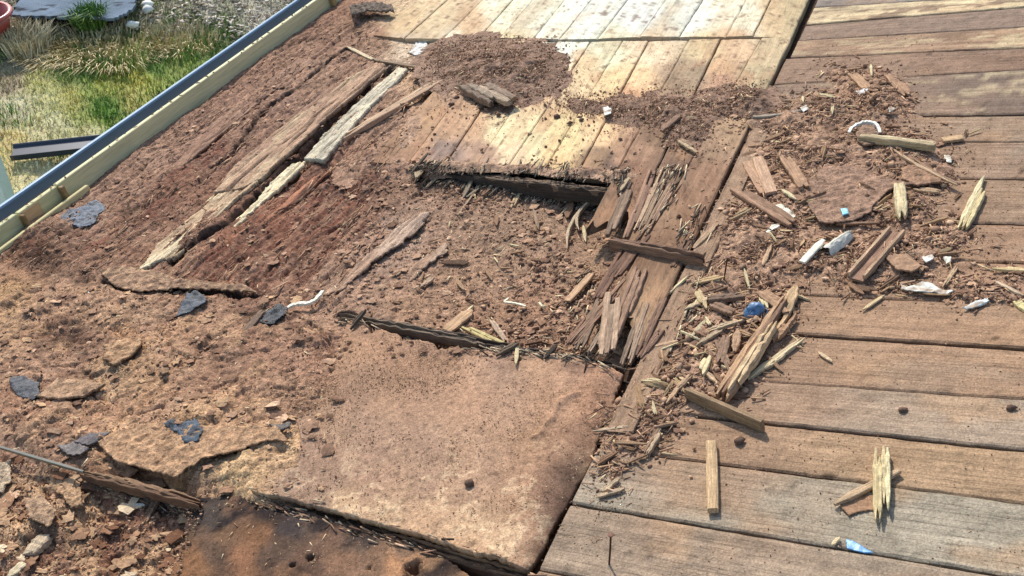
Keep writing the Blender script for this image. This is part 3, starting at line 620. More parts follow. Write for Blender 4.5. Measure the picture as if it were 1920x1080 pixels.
def heap(name, blobs, rng, base, colf, label, cat, sp=.0055):
    x0, x1, y0, y1 = rng; Pq = upoly([(x0, y0), (x1, y0), (x1, y1), (x0, y1)]); xs = [p[0] for p in Pq]; ys = [p[1] for p in Pq]
    us = np.arange(min(xs), max(xs), sp); vs = np.arange(min(ys), max(ys), sp)
    def zf(u, v):
        px, py = pix(u, v); z = np.zeros_like(u)
        for (x, y, a, b, rot, h) in blobs:
            ca, sa = math.cos(rot), math.sin(rot); dx, dy = px-x, py-y
            z = np.maximum(z, h*np.exp(-1.1*(((dx*ca+dy*sa)/a)**2+((-dx*sa+dy*ca)/b)**2)))
        f = fbm(u*10, v*10, 4, 801, .6); f1, f2, c = worley(u*60, v*60, 820)
        z = z*(1+.65*f)+sst(.006, .016, z)*(.007*fbm(u*34, v*34, 4, 810, .65)+.004*(.5-f1)+.003*noise(u*130, v*130, 811))-.0085
        return z+base
    u, v, z, q = rect_grid(us, vs, zf, lambda a, b: zf(a, b) > base-.0045)
    cu, cv = u.mean(), v.mean()
    me = mesh_np(name, np.stack([u-cu, v-cv, z-base], 1), q, colf(u, v), M_rot, False)
    return link(name, me, frame(cu, cv, base), label=label, cat=cat, kind='stuff')
def hc(base, k2, s):
    def f(u, v):
        c = alb(base)[None, :]*np.ones((len(u), 1)); k = sst(-.05, .4, fbm(u*14, v*14, 4, s))*.75
        c = c*(1-k[:, None])+alb(k2)*k[:, None]; return detail(u, v, c*1.25, s+3, .5, 1.4)
    return f
heap('crumb_heap', PILE, (700,1120,60,230), ZU+.002, hc((144,112,92),(112,84,68), 830), 'oval mound of dark brown crumbs on the bleached boards', 'debris')
heap('crumb_heap', BANDH, (1030,1480,160,300), ZU+.002, hc((140,108,88),(108,82,66), 840), 'low ridge of dark crumbs swept across the bleached boards', 'debris')
heap('crumb_heap', HR, (1040,2000,80,980), 0.0, hc((164,127,101),(132,98,78), 850), 'wide spread of brown rotten wood debris on the right hand boards', 'debris')

heap('crumb_heap', CORL, (560,900,170,380), -.012, hc((160,122,98),(132,96,76), 846), 'crumbs burying the left corner of the bleached boards', 'debris')
heap('crumb_heap', CORN, (600,1230,70,360), ZU+.001, hc((168,132,106),(140,106,84), 845), 'crumbs lying along the broken front edge of the bleached boards', 'debris')
# ------------------------------------------------------------------ loose crumbs and fibres: far too many to count
def clod(r, n):
    base = np.array([(1,0,0),(-1,0,0),(0,1,0),(0,-1,0),(0,0,1),(0,0,-1)], float); Fc = [(0,2,4),(2,1,4),(1,3,4),(3,0,4),(2,0,5),(1,2,5),(3,1,5),(0,3,5)]
    V = list(base); F2 = []; mid = {}
    def m(a, b):
        k = (min(a, b), max(a, b))
        if k not in mid: mid[k] = len(V); p = V[a]+V[b]; V.append(p/np.linalg.norm(p))
        return mid[k]
    if n:
        for a, b, c in Fc:
            ab, bc, ca = m(a, b), m(b, c), m(c, a); F2 += [(a, ab, ca), (ab, b, bc), (ca, bc, c), (ab, bc, ca)]
        Fc = F2
    V = np.array(V); V *= r.uniform(.6, 1.25, (len(V), 1)); return V, np.array(Fc)
TC = [clod(rs, 0) for _ in range(6)]; TB = [clod(rs, 1) for _ in range(6)]
BOX = (np.array([(x, y, z) for z in (-.5, .5) for y in (-.5, .5) for x in (-.5, .5)], float), np.array([(0,2,3),(0,3,1),(4,5,7),(4,7,6),(0,1,5),(0,5,4),(2,6,7),(2,7,3),(0,4,6),(0,6,2),(1,3,7),(1,7,5)]))
def rotm(n, flat=False, ang=None):
    a = rs.uniform(0, 6.283, n) if ang is None else ang+rs.normal(0, .16, n); t = rs.normal(0, .25 if flat else 1.2, n)
    if ang is not None: t = rs.normal(.12, .22, n)
    ca, sa, ct, st_ = np.cos(a), np.sin(a), np.cos(t), np.sin(t)
    R = np.zeros((n, 3, 3)); R[:, 0] = np.stack([ca*ct, -sa, ca*st_], 1); R[:, 1] = np.stack([sa*ct, ca, sa*st_], 1); R[:, 2] = np.stack([-st_, 0*a, ct], 1); return R
def scatter(name, pos, size, cols, tmpl, label, flat=False, cat='debris', stretch=None, mat=None, ang=None):
    n = len(pos); Vs = []; Fs = []; Cs = []; o = 0; ti = rs.randint(0, len(tmpl), n); R = rotm(n, flat, ang)
    for k, (tv, tf) in enumerate(tmpl):
        m = np.where(ti == k)[0]
        if not len(m): continue
        sv = size[m][:, None, :]*tv[None]; p = np.einsum('nij,nkj->nki', R[m], sv)+pos[m][:, None, :]
        Vs.append(p.reshape(-1, 3)); nv = len(tv); Fs.append((tf[None]+(np.arange(len(m))*nv)[:, None, None]+o).reshape(-1, 3)); o += nv*len(m)
        Cs.append(np.repeat(cols[m], nv, 0))
    V = np.concatenate(Vs); c = V.mean(0)
    return link(name, mesh_np(name, V-c, np.concatenate(Fs), np.concatenate(Cs), mat or M_crumb), MD @ Matrix.Translation(tuple(c)), label=label, cat=cat, kind='stuff')
def sample(n, rng, dens):
    P = upoly([(rng[0], rng[2]), (rng[1], rng[2]), (rng[1], rng[3]), (rng[0], rng[3])]); xs = [p[0] for p in P]; ys = [p[1] for p in P]
    out = []; tot = 0
    for _ in range(60):
        u = rs.uniform(min(xs), max(xs), n*2); v = rs.uniform(min(ys), max(ys), n*2); px, py = pix(u, v)
        d = dens(px, py, u, v)*(px > rng[0]) * (px < rng[1])*(py > rng[2])*(py < rng[3]); m = (rs.uniform(0, 1, len(u)) < d) & (u > -3.63)
        out.append(np.stack([u[m], v[m]], 1)); tot += m.sum()
        if tot >= n: break
    return np.concatenate(out)[:n]
PAL = [alb(c)*1.25 for c in ((160,124,98),(146,110,86),(126,94,74),(178,140,110),(112,82,64),(188,150,120),(156,118,92),(134,100,80))]
PALL = [alb(c) for c in ((206,170,128),(190,150,112),(226,196,150),(166,128,98),(150,112,86),(236,214,172))]
def pick(pal, n): return np.array(pal)[rs.randint(0, len(pal), n)]*rs.uniform(.8, 1.2, (n, 1))
def put(name, n, rng, dens, s0, s1, pal, label, tmpl=TC, sq=.6, fibre=False, lift=.2, ang=None):
    p = sample(n, rng, dens); n = len(p); z = ground_z(p[:, 0], p[:, 1]); s = s0*(s1/s0)**(rs.uniform(0, 1, n)**2.2)
    if fibre:
        size = np.stack([s, np.minimum(rs.uniform(.08, .2, n)*s*.8, rs.uniform(.0015, .004, n)), np.minimum(rs.uniform(.05, .1, n)*s, .003)], 1); h = size[:, 2]
        z = z+h+rs.uniform(0, .004, n)
        return scatter(name, np.column_stack([p, z]), size, pick(pal, n), [BOX], label, True, ang=ang)
    size = np.stack([s*rs.uniform(.7, 1.3, n), s*rs.uniform(.7, 1.3, n), s*sq], 1)*.5
    return scatter(name, np.column_stack([p, z+s*lift]), size, pick(pal, n), tmpl, label)
def blobd(blobs, gain=1., fall=1.1, wide=1.0):
    def f(px, py, u, v):
        d = np.zeros_like(px)
        for (x, y, a, b, rot, h) in blobs:
            ca, sa = math.cos(rot), math.sin(rot); dx, dy = px-x, py-y
            d = np.maximum(d, np.exp(-fall*(((dx*ca+dy*sa)/a/wide)**2+((-dx*sa+dy*ca)/b/wide)**2)))
        return np.clip(d*gain, 0, 1)
    return f
put('loose_crumbs', 5200, (760,1110,70,230), blobd(PILE, 1.4), .004, .016, PAL, 'crumbs on the oval mound')
put('loose_crumbs', 4200, (1020,1500,150,330), blobd(BANDH, 1.4), .004, .014, PAL, 'crumbs on the ridge across the bleached boards')
put('loose_crumbs', 15000, (1080,1990,100,960), blobd(HR, 1.2, 1.3, 1.05), .0025, .012, PAL, 'crumbs among the debris on the right hand boards')
put('loose_crumbs', 10000, (1050,1990,60,1080), lambda px, py, u, v: (.15+.5*sst(-.1, .4, fbm(u*4, v*4, 3, 860))), .0012, .006, PAL, 'specks scattered over the right hand boards')
put('loose_clods', 900, (1080,1960,120,900), blobd(HR, 1., 1.6, .9), .010, .024, PAL[:6], 'clods in the debris on the right hand boards', TB, .7)
put('loose_clods', 420, (690,1420,200,420), lambda px, py, u, v: .35+.6*sst(0, .4, fbm(u*6, v*6, 2, 861)), .005, .016, PAL[1:5], 'clods scattered over the bleached boards', TB, .7)
PITP = [(940,480,200,120,.1,1),(860,350,130,30,.1,1),(960,600,150,60,.1,1),(1100,520,70,60,0,1)]
put('loose_crumbs', 9000, (560,1240,320,690), blobd(PITP, 1., 1.1, 1.2), .002, .008, PAL, 'crumbs in the hollow')
put('loose_clods', 600, (700,1230,330,680), lambda px, py, u, v: blobd([(860,350,120,26,.1,1),(990,610,120,50,.1,1),(1080,540,60,50,0,1),(1020,480,60,30,0,1)])(px, py, u, v), .008, .022, PAL, 'clods in the hollow', TB, .7)
put('loose_crumbs', 4200, (-60,700,20,620), lambda px, py, u, v: .2+.7*sst(-.1, .3, fbm(u*5, v*5, 3, 862)), .003, .012, PAL, 'crumbs on the rotten boards below the gutter')
put('loose_crumbs', 4000, (-60,640,540,960), lambda px, py, u, v: .15+.8*sst(0, .4, fbm(u*6, v*6, 3, 863)), .0025, .011, PAL+PALL[:3], 'crumbs on the flaking boards')
put('loose_crumbs', 5000, (-60,400,850,1200), lambda px, py, u, v: (sdf(HEAPB, u, v) < 0)*1., .003, .014, PAL+PALL[:2], 'crumbs at the bottom left')
put('loose_crumbs', 13000, (500,1170,640,1060), lambda px, py, u, v: np.clip(np.exp(-((px-760)/150)**2-((py-745)/75)**2)+.12+.35*sst(.1, .4, fbm(u*7, v*7, 3, 864)), 0, 1), .0014, .006, PAL+PALL[:3], 'grit on the big brown sheet')
put('loose_fibres', 3600, (1080,1990,100,960), blobd(HR, 1.1, 1.4, 1.0), .010, .045, PALL[1:4]+PAL, 'short fibres in the debris on the right hand boards', fibre=True)
put('loose_fibres', 1500, (640,1420,60,690), lambda px, py, u, v: np.clip(blobd(PITP+BANDH+PILE, 1, 1.2, 1.1)(px, py, u, v), 0, 1), .010, .036, PALL[2:]+PAL[:4], 'short fibres in the hollow and on the mounds', fibre=True)
put('loose_fibres', 1200, (-40,640,380,1080), lambda px, py, u, v: .5+0*px, .008, .030, PALL+PAL[:4], 'short fibres on the flaking boards', fibre=True)
def along(lines, w_):
    L_ = [upoly(l) for l in lines]
    return lambda px, py, u, v: np.exp(-(np.min([pld(l, u, v) for l in L_], 0)/w_)**2)
EDG = [[(782,322),(900,326),(1010,332),(1100,340),(1168,352)]]; EDS = [[(645,598),(760,622),(860,650),(940,662),(1060,674),(1168,694)]]; EDF = [[(480,930),(640,980),(800,1025),(1000,1084)],[(160,890),(345,938)]]
GREYS = [alb(c) for c in ((150,132,114),(120,100,84),(96,80,68),(186,160,132),(70,58,50),(206,182,148))]
put('frayed_fibres', 900, (770,1180,310,375), along(EDG, .035), .02, .085, GREYS, 'frayed dark fibres along the broken front edge of the bleached boards', fibre=True, ang=1.62)
put('frayed_fibres', 520, (630,1180,585,705), along(EDS, .016), .015, .05, GREYS, 'frayed fibres along the black edge above the big sheet', fibre=True, ang=-.25)
put('frayed_fibres', 420, (160,1010,880,1095), along(EDF, .012), .012, .045, GREYS+PAL, 'frayed fibres along the front edge of the big sheet', fibre=True, ang=-.1)
put('frayed_fibres', 1100, (-40,760,40,560), lambda px, py, u, v: (sdf(STR, u, v) < 0)*(.15+.85*sst(.0, .3, fbm(u*9, v*2, 3, 868))), .02, .10, PAL+[alb((176,140,112))], 'long fibres loosened from the rotten boards on the left', fibre=True, ang=1.60)
put('frayed_fibres', 500, (1060,1330,320,690), lambda px, py, u, v: sst(-1.28, -1.18, u)*sst(.1, .3, fbm(u*9, v*3, 3, 869)+.2), .02, .10, GREYS+PALL[3:], 'torn fibres on the split ends of the planks', fibre=True, ang=1.58)
# ------------------------------------------------------------------ thin flakes lifted from the left side
def flakes(n, rng, dens, s0, s1, pal, name, label):
    p = sample(n, rng, dens); n = len(p); V = []; Fc = []; C = []
    z = ground_z(p[:, 0], p[:, 1]); al = pick(pal, n)
    for i in range(n):
        s = s0*(s1/s0)**(rnd.random()**1.8); k = rnd.randint(9, 13); a0 = rnd.uniform(0, 6.28); t = rnd.uniform(.0, .22); td = rnd.uniform(0, 6.28); o = len(V); asp = rnd.uniform(.45, 1)
        pts = []
        for j in range(k):
            a = a0+(j+rnd.uniform(-.3, .3))*6.283/k; r = s/2*rnd.uniform(.45, 1.2); x, y = r*math.cos(a), r*math.sin(a)*asp; h = t*(x*math.cos(td)+y*math.sin(td))+.05*s*rnd.uniform(-1, 1)
            pts.append((p[i, 0]+x, p[i, 1]+y, z[i]+.003+s*.06+h))
        th = .0014+.008*s
        V.append((p[i, 0], p[i, 1], z[i]+.004+s*.07)); V += pts; V += [(a, b, c-th) for a, b, c in pts]
        for j in range(k):
            j2 = (j+1) % k; Fc.append((o, o+1+j, o+1+j2)); Fc.append((o+1+j, o+1+k+j, o+1+k+j2, o+1+j2))
        Fc.append(tuple(o+1+k+j for j in range(k-1, -1, -1)))
        C += [np.clip(al[i]*rnd.uniform(.88, 1.1), 0, .8) for _ in range(2*k+1)]
    c = np.mean(V, 0); return link(name, mesh_np(name, np.array(V)-c, Fc, C, M_crumb), MD @ Matrix.Translation(tuple(c)), label=label, cat='debris', kind='stuff')
flakes(380, (-60,640,540,930), lambda px, py, u, v: .1+.9*sst(.0, .35, fbm(u*5, v*5, 3, 870)), .012, .06, PALL[3:5]+PAL+[alb((196,154,114))], 'wood_flakes', 'torn flakes lifting off the boards on the left')
flakes(170, (-60,360,850,1150), lambda px, py, u, v: (sdf(HEAPB, u, v) < 0)*1., .02, .085, [alb((190,150,114)),alb((176,136,102)),alb((160,118,88)),alb((140,100,74)),alb((124,84,60))]*3+[alb((214,184,148))], 'wood_flakes', 'peeling flakes at the bottom left corner')
flakes(450, (100,760,60,560), lambda px, py, u, v: .15+.8*sst(.0, .35, fbm(u*5, v*5, 3, 872)), .012, .045, PAL, 'wood_flakes', 'red brown flakes on the rotten boards')
flakes(420, (640,1180,340,680), lambda px, py, u, v: .3+.7*sst(.0, .35, fbm(u*5, v*5, 3, 873)), .012, .045, PAL+PALL[3:5], 'wood_flakes', 'broken flakes in the hollow')
flakes(900, (1090,1960,110,880), blobd(HR, 1, 1.5, 1.), .010, .04, PAL+PALL[3:5], 'wood_flakes', 'broken flakes among the debris on the right')

# ------------------------------------------------------------------ new timber edge and the gutter
def long_np(name, prof, v0, v1, col, mat, close=False, n=2):
    """profile (u, z) swept along the gutter"""
    k = len(prof); V = []; vv = np.linspace(v0, v1, n)
    for y in vv: V += [(p[0], y-vv.mean(), p[1]) for p in prof]
    Fc = [(i*k+j, i*k+(j+1) % k, (i+1)*k+(j+1) % k, (i+1)*k+j) for i in range(n-1) for j in range(k if close else k-1)]
    if close: Fc += [tuple(range(k-1, -1, -1)), tuple((n-1)*k+j for j in range(k))]
    me = bpy.data.meshes.new(name); me.from_pydata(V, [], Fc); at = me.color_attributes.new('Col', 'FLOAT_COLOR', 'POINT')
    at.data.foreach_set('color', list(tuple(alb(col))+(1,))*len(V)); me.materials.append(mat); me.update(); return me
def sweep_u(prof_in, r=.003): return prof_in
VM = 3.7
fas = link('fascia', None, frame(-3.67, VM, .008), label='pale new timber upstand along the low edge of the roof beside the gutter', cat='timber edge')
def timber(name, u0, u1, v0, v1, z0, z1, col, label=None, bev=.003):
    """squared timber with its long side on x"""
    L = v1-v0; me = box_mesh(name, -L/2, L/2, -(u1-u0)/2, (u1-u0)/2, z0, z1, col, M_new, bev)
    M = Matrix.Translation(((u0+u1)/2+3.70, (v0+v1)/2-VM, 0)) @ Matrix.Rotation(math.pi/2, 4, 'Z')
    return link(name, me, M, fas, label=label)
timber('board', -3.722, -3.695, 2.58, 4.74, -.16, .078, (214,204,152))
timber('board', -3.722, -3.695, 4.746, 7.2, -.16, .080, (222,210,160))
timber('board', -3.722, -3.695, 2.36, 2.576, -.16, .074, (208,196,140))
timber('board', -3.722, -3.695, 1.0, 2.352, -.16, .076, (206,198,146))
timber('block', -3.694, -3.668, 2.572, 2.592, -.10, .068, (150,118,72), 'dark end of a joint')
timber('block', -3.694, -3.668, 2.352, 2.366, -.10, .066, (140,108,66), 'dark end of a joint')
timber('block', -3.6945, -3.690, 2.368, 2.46, -.10, .068, (206,164,112), 'orange stained piece')
timber('block', -3.694, -3.668, 4.742, 4.775, -.10, .074, (166,140,84), 'brown end of a joint')
timber('strip', -3.66, -3.640, 1.0, 2.68, -.10, .020, (208,190,132))
gut = link('gutter', None, frame(-3.8, VM, 0), label='blue grey open metal gutter running along the low edge of the roof', cat='gutter')
T_ = .0016
inn = [(-3.728, .070), (-3.729, -.01), (-3.735, -.048), (-3.752, -.066), (-3.80, -.072), (-3.862, -.066), (-3.884, -.05), (-3.893, -.01), (-3.896, .046)]
out = [(x-(.0016 if x < -3.80 else -.0), z-.0018) for x, z in inn[::-1]]
pr = [(a+3.8, b) for a, b in inn+out]
link('trough', long_np('trough', pr, 1.0, 7.2, (112,122,132), M_metal, True, 4), Matrix(), gut)
lip = [(-3.896+.011*math.cos(a)-.006, .050+.009*math.sin(a)) for a in np.linspace(0, 6.283, 11)[:-1]]
link('rolled_edge', long_np('rolled_edge', [(a+3.8, b) for a, b in lip], 1.0, 7.2, (138,170,200), M_metal, True, 4), Matrix(), gut, label='rolled outer lip, painted lighter blue as if lit')  # sunlit highlight of the lip put into its paler colour
for v_ in (1.4, 3.9, 5.4, 6.8):
    link('bracket', long_np('bracket', [(a+3.8, b) for a, b in ((-3.70, -.074), (-3.90, -.0745), (-3.90, -.081), (-3.70, -.081))], v_-.015, v_+.015, (70,84,100), M_metal, True), Matrix.Translation((0, v_-VM, 0)), gut)

# ------------------------------------------------------------------ the lawn below
GC = [(0,10,150,140,120),(30,100,150,140,110),(20,150,150,132,104),(60,90,176,150,104),(90,60,150,150,90),(150,50,90,110,50),(190,55,80,120,44),(120,75,180,164,116),(200,80,186,170,126),(250,60,110,120,60),(300,70,100,118,60),(340,50,150,140,110),(300,15,150,140,118),(400,20,176,164,148),(470,25,176,164,148),(430,45,90,100,52),(380,40,84,98,48),
 (330,80,176,166,122),(290,100,90,120,44),(240,95,110,130,50),(350,100,120,136,56),(170,110,86,118,46),(110,100,104,126,60),(140,130,120,130,60),(200,150,140,140,56),(270,150,150,150,66),(240,130,160,150,60),(330,110,130,138,60),(60,140,176,168,104),(30,190,186,176,138),(90,190,186,178,120),(60,240,190,176,130),(130,180,170,160,84),(180,190,106,130,50),
 (200,200,84,120,38),(150,210,140,144,70),(100,220,184,176,130),(250,170,160,150,80),(210,220,130,140,60),(150,240,186,176,126),(20,270,186,164,104),(60,320,206,188,136),(100,300,206,186,134),(20,330,196,176,120),(40,350,206,190,142)]
def gcol(px, py, x, y):
    c = alb(idw(GC, px+22*fbm(x*1.7, y*1.7, 3, 960), py+14*fbm(x*1.7+9, y*1.7, 3, 961), 4.0))*1.65; return c
def wpix(x, y, z):
    X = x; Y = y*RC[1, 1]+(z-ZC)*RC[2, 1]; Z = y*RC[1, 2]+(z-ZC)*RC[2, 2]
    return CX+F*X/np.maximum(-Z, .1), CY-F*Y/np.maximum(-Z, .1)
xs = np.concatenate([[-3000, -300, -60, -25], np.arange(-14, 2, .09), [4, 10, 30, 300, 3000]]); ys = np.concatenate([[-300, -40, -8], np.arange(1, 17, .09), [20, 40, 300, 3000]])
def gz(x, y): return .05*fbm(x*.8, y*.8, 3, 970)+.02*fbm(x*4, y*4, 3, 971)-.06
U_, V_ = np.meshgrid(xs, ys); gx, gy = U_.ravel(), V_.ravel(); gz_ = np.where((np.abs(gx) < 20) & (np.abs(gy) < 20), gz(gx, gy), -.06)
i_ = np.arange(len(gx)).reshape(U_.shape); q_ = np.stack([i_[:-1, :-1], i_[:-1, 1:], i_[1:, 1:], i_[1:, :-1]], -1).reshape(-1, 4)
ppx, ppy = wpix(gx, gy, 0*gx); c_ = gcol(np.clip(ppx, -200, 700), np.clip(ppy, -100, 500), gx, gy)*.75
link('ground', mesh_np('ground', np.stack([gx, gy, gz_], 1), q_, c_, M_grass, True), Matrix(), kind='structure', label='rough lawn of moss, straw and short green grass beyond the gutter')
def blades(n, test, h0, h1, pal, name, label, dark=.0):
    x = rs.uniform(-11, -1.2, n); y = rs.uniform(2.2, 14, n); px, py = wpix(x, y, 0*x); m = (px > -260) & (px < 700) & (py > -150) & (py < 460) & test(px, py, x, y)
    x, y, px, py = x[m], y[m], px[m], py[m]; n = len(x); z = gz(x, y)
    h = rs.uniform(h0, h1, n)*rs.uniform(.5, 1, n); a = rs.uniform(0, 6.283, n); b = rs.uniform(0, 6.283, n); ln = rs.uniform(.2, 1.0, n)*h; wd = rs.uniform(.003, .008, n)
    d = np.stack([np.cos(a), np.sin(a)], 1); e = np.stack([np.cos(b), np.sin(b)], 1); P = np.stack([x, y, z], 1); V = np.zeros((n, 5, 3))
    V[:, 0] = P; V[:, 0, :2] -= d*wd[:, None]; V[:, 1] = P; V[:, 1, :2] += d*wd[:, None]
    M_ = P.copy(); M_[:, :2] += e*(ln*.35)[:, None]; M_[:, 2] += h*.6; V[:, 2] = M_; V[:, 2, :2] += d*wd[:, None]*.8; V[:, 3] = M_; V[:, 3, :2] -= d*wd[:, None]*.8
    V[:, 4] = P; V[:, 4, :2] += e*ln[:, None]; V[:, 4, 2] += h
    o = (np.arange(n)*5)[:, None]; Fc = np.concatenate([o+np.array([[0, 1, 2]]), o+np.array([[0, 2, 3]]), o+np.array([[3, 2, 4]])])
    c = gcol(px, py, x, y) if pal is None else pick(pal, n)
    c = np.clip(c*rs.uniform(.55, 1.55, (n, 1))*rs.uniform(.9, 1.1, (n, 3)), 0, .8)
    return link(name, mesh_np(name, V.reshape(-1, 3), Fc, np.repeat(c, 5, 0), M_blade), Matrix(), label=label, cat='grass', kind='stuff')
M_blade = surface_mat('grass_blades', contrast=.15, mid=20, fine=90, bump=.0, rough=.7, spec=.2)
ok = lambda px, py, x, y: np.ones(len(px), bool)
blades(170000, ok, .02, .065, None, 'grass', 'short grass and moss of the lawn')
gr_ = lambda px, py, x, y: fbm(x*2.0, y*2.0, 3, 975)+.5*np.exp(-((px-190)/110)**2-((py-115)/40)**2)+.6*np.exp(-((px-205)/45)**2-((py-198)/22)**2)+.5*np.exp(-((px-180)/30)**2-((py-45)/20)**2)+.45*np.exp(-((px-370)/120)**2-((py-60)/35)**2) > .34
blades(90000, gr_, .04, .11, [alb(c)*1.5 for c in ((84,116,40),(70,100,36),(112,140,56),(96,124,48))], 'green_grass', 'green tufts in the lawn')
def tuft(px, py, n, h, pal, label, rad=.16, lean=(0, -.3)):
    g = gpt(px, py, 0); a = rs.uniform(0, 6.283, n); r = rad*np.sqrt(rs.uniform(0, 1, n)); x = g[0]+r*np.cos(a); y = g[1]+r*np.sin(a); z = gz(x, y)
    V = np.zeros((n, 5, 3)); hh = h*rs.uniform(.5, 1, n); dx = (x-g[0])*.25+rs.normal(0, .3, n)*hh+lean[0]*hh; dy = (y-g[1])*.25+rs.normal(0, .3, n)*hh+lean[1]*hh; w_ = rs.uniform(.003, .006, n)
    V[:, 0] = np.stack([x-w_, y, z], 1); V[:, 1] = np.stack([x+w_, y, z], 1); V[:, 2] = np.stack([x+dx*.4+w_*.8, y+dy*.4, z+hh*.7], 1); V[:, 3] = np.stack([x+dx*.4-w_*.8, y+dy*.4, z+hh*.7], 1); V[:, 4] = np.stack([x+dx*1.2, y+dy*1.2, z+hh*.8], 1)
    V -= np.array([g[0], g[1], 0]); o = (np.arange(n)*5)[:, None]; Fc = np.concatenate([o+np.array([[0, 1, 2]]), o+np.array([[0, 2, 3]]), o+np.array([[3, 2, 4]])])
    me = mesh_np('grass_tuft', V.reshape(-1, 3), Fc, np.repeat(pick(pal, n), 5, 0), M_blade); return link('grass_tuft', me, Matrix.Translation((g[0], g[1], 0)), label=label, cat='grass tuft')
STRAW = [alb(c) for c in ((206,186,138),(186,164,116),(222,204,160),(170,148,104))]; GRN = [alb(c) for c in ((84,130,40),(70,110,36),(120,150,60))]
tuft(52, 85, 900, .30, STRAW, 'straw coloured tuft of dry grass next to the red tub', .22, (-.25, .5))
tuft(125, 80, 500, .15, STRAW, 'left one of the two wide dry tufts below the grey sheet on the lawn', .5, (0, -.3))
tuft(205, 80, 700, .16, STRAW, 'dry grass tuft in the middle below the grey sheet, near its pointed corner', .6, (0, -.3))
tuft(173, 50, 700, .40, GRN, 'bright green tuft growing up against the edge of the grey sheet', .14, (0, -.1))
tuft(345, 72, 300, .15, STRAW, 'dry grass tuft near the gutter at the top of the lawn', .35, (0, -.2))
# leaf litter at the top
nl = 9000; lx = rs.uniform(-8, -1, nl); ly = rs.uniform(8, 14, nl); px, py = wpix(lx, ly, 0*lx); m = (px > -60) & (px < 640) & (py < 60+20*noise(lx*2, ly*2, 3)) & (py > -160) & ((px > 250) | (px < 60)); lx, ly = lx[m], ly[m]; nl = len(lx)
scatter('leaf_litter', np.stack([lx, ly, gz(lx, ly)+rs.uniform(.01, .05, nl)], 1), np.stack([rs.uniform(.03, .09, nl), rs.uniform(.01, .03, nl), .004+0*lx], 1), pick([alb(c) for c in ((190,176,160),(160,146,130),(206,194,180),(130,112,96))], nl), [BOX], 'grey brown leaf and stalk litter at the far side of the lawn', True)
bpy.data.objects['leaf_litter'].matrix_world = Matrix.Translation(MD.inverted() @ bpy.data.objects['leaf_litter'].matrix_world.translation)
def gpoly(P, z): return [tuple(float(c) for c in gpt(x, y, z)[:2]) for x, y in P]
def slab(name, P, z, T, col, mat, label, cat, wav=.01, sp=.03, col2=None):
    Q = gpoly(P, z); xs = [p[0] for p in Q]; ys = [p[1] for p in Q]; cx_, cy_ = np.mean(xs), np.mean(ys)
    us = np.arange(min(xs)-.05, max(xs)+.05, sp); vs = np.arange(min(ys)-.05, max(ys)+.05, sp); U, V = np.meshgrid(us, vs); sd = sdf(Q, U.ravel(), V.ravel())+.02*fbm(U.ravel()*5, V.ravel()*5, 3, 981)
    u, v, zz, q = rect_grid(us, vs, lambda a, b: wav*fbm(a*3, b*3, 3, 980), lambda a, b: sd < 0); n = len(u); ed = {}
    for f in q:
        for i in range(4): ed[(int(f[i]), int(f[(i+1) % 4]))] = 1
    Fc = [tuple(map(int, f)) for f in q]+[tuple(int(i)+n for i in f[::-1]) for f in q]+[(b, a, a+n, b+n) for a, b in ed if (b, a) not in ed]
    c = np.ones((n, 1))*alb(col)[None]*(1+.3*fbm(u*4, v*4, 4, 982))[:, None]
    if col2 is not None: k = sst(.25, .4, fbm(u*3, v*7, 4, 983))[:, None]; c = c*(1-k)+alb(col2)*k
    me = mesh_np(name, np.concatenate([np.stack([u-cx_, v-cy_, zz], 1), np.stack([u-cx_, v-cy_, zz-T], 1)]), Fc, np.concatenate([c, c*.8]), mat)
    return link(name, me, Matrix.Translation((cx_, cy_, z)), label=label, cat=cat)
slab('sheeting', [(16,29),(60,31),(140,32),(214,35),(236,26),(256,10),(262,-30),(250,-90),(60,-90),(34,-20),(30,5)], .16, .03, (120,134,152), M_sheet, 'blue grey sheet raised above the far lawn on a base painted dark as shade', 'sheet', col2=(60,62,68))
slab('shade_plinth', [(24,20),(70,22),(200,26),(240,0),(240,-60),(50,-60)], .12, .20, (52,52,50), M_rot, 'base below the blue grey sheet, painted dark as the shade there', 'base')  # dark colour stands in for the shadow under the raised sheet
tb = gpt(-30, 40, .2); tub = link('tub', None, Matrix.Translation((tb[0], tb[1], 0)), label='red plastic tub at the left edge of the lawn, next to a dry tuft', cat='tub')
def ring(name, rs_, col, mat, par, nseg=28, sq=1.0):
    V = []; k = len(rs_)
    for j in range(nseg):
        a = j*6.2832/nseg
        for r, z in rs_: V.append((r*math.cos(a), r*math.sin(a)*sq, z))
    Fc = [(j*k+i, ((j+1) % nseg)*k+i, ((j+1) % nseg)*k+i+1, j*k+i+1) for j in range(nseg) for i in range(k-1)]
    me = mesh_np(name, V, Fc, np.ones((len(V), 1))*alb(col)[None], mat, True); return link(name, me, Matrix(), par)
ring('wall', [(.0, .02), (.20, .02), (.26, .30), (.264, .30), (.205, .015), (.0, .015)], (168,60,44), M_metal, tub)
ring('rim', [(.255, .295), (.29, .298), (.30, .27), (.285, .265), (.265, .288)], (190,84,70), M_metal, tub)
g = gpt(22, 285, .05); g2 = gpt(178, 268, .05); d_ = g2-g; Lc = float(np.hypot(d_[0], d_[1]))*1.25; ang = math.atan2(d_[1], d_[0])
cp = [(-.09, .07), (-.086, .010), (.07, .008), (.10, .02), (.105, .035), (.10, .035), (.094, .024), (.068, .014), (-.082, .016), (-.084, .07)]
V = [(x, y, z) for x in (0, Lc*.5, Lc) for y, z in cp]; k = len(cp)
Fc = [(i*k+j, i*k+(j+1) % k, (i+1)*k+(j+1) % k, (i+1)*k+j) for i in range(2) for j in range(k)]
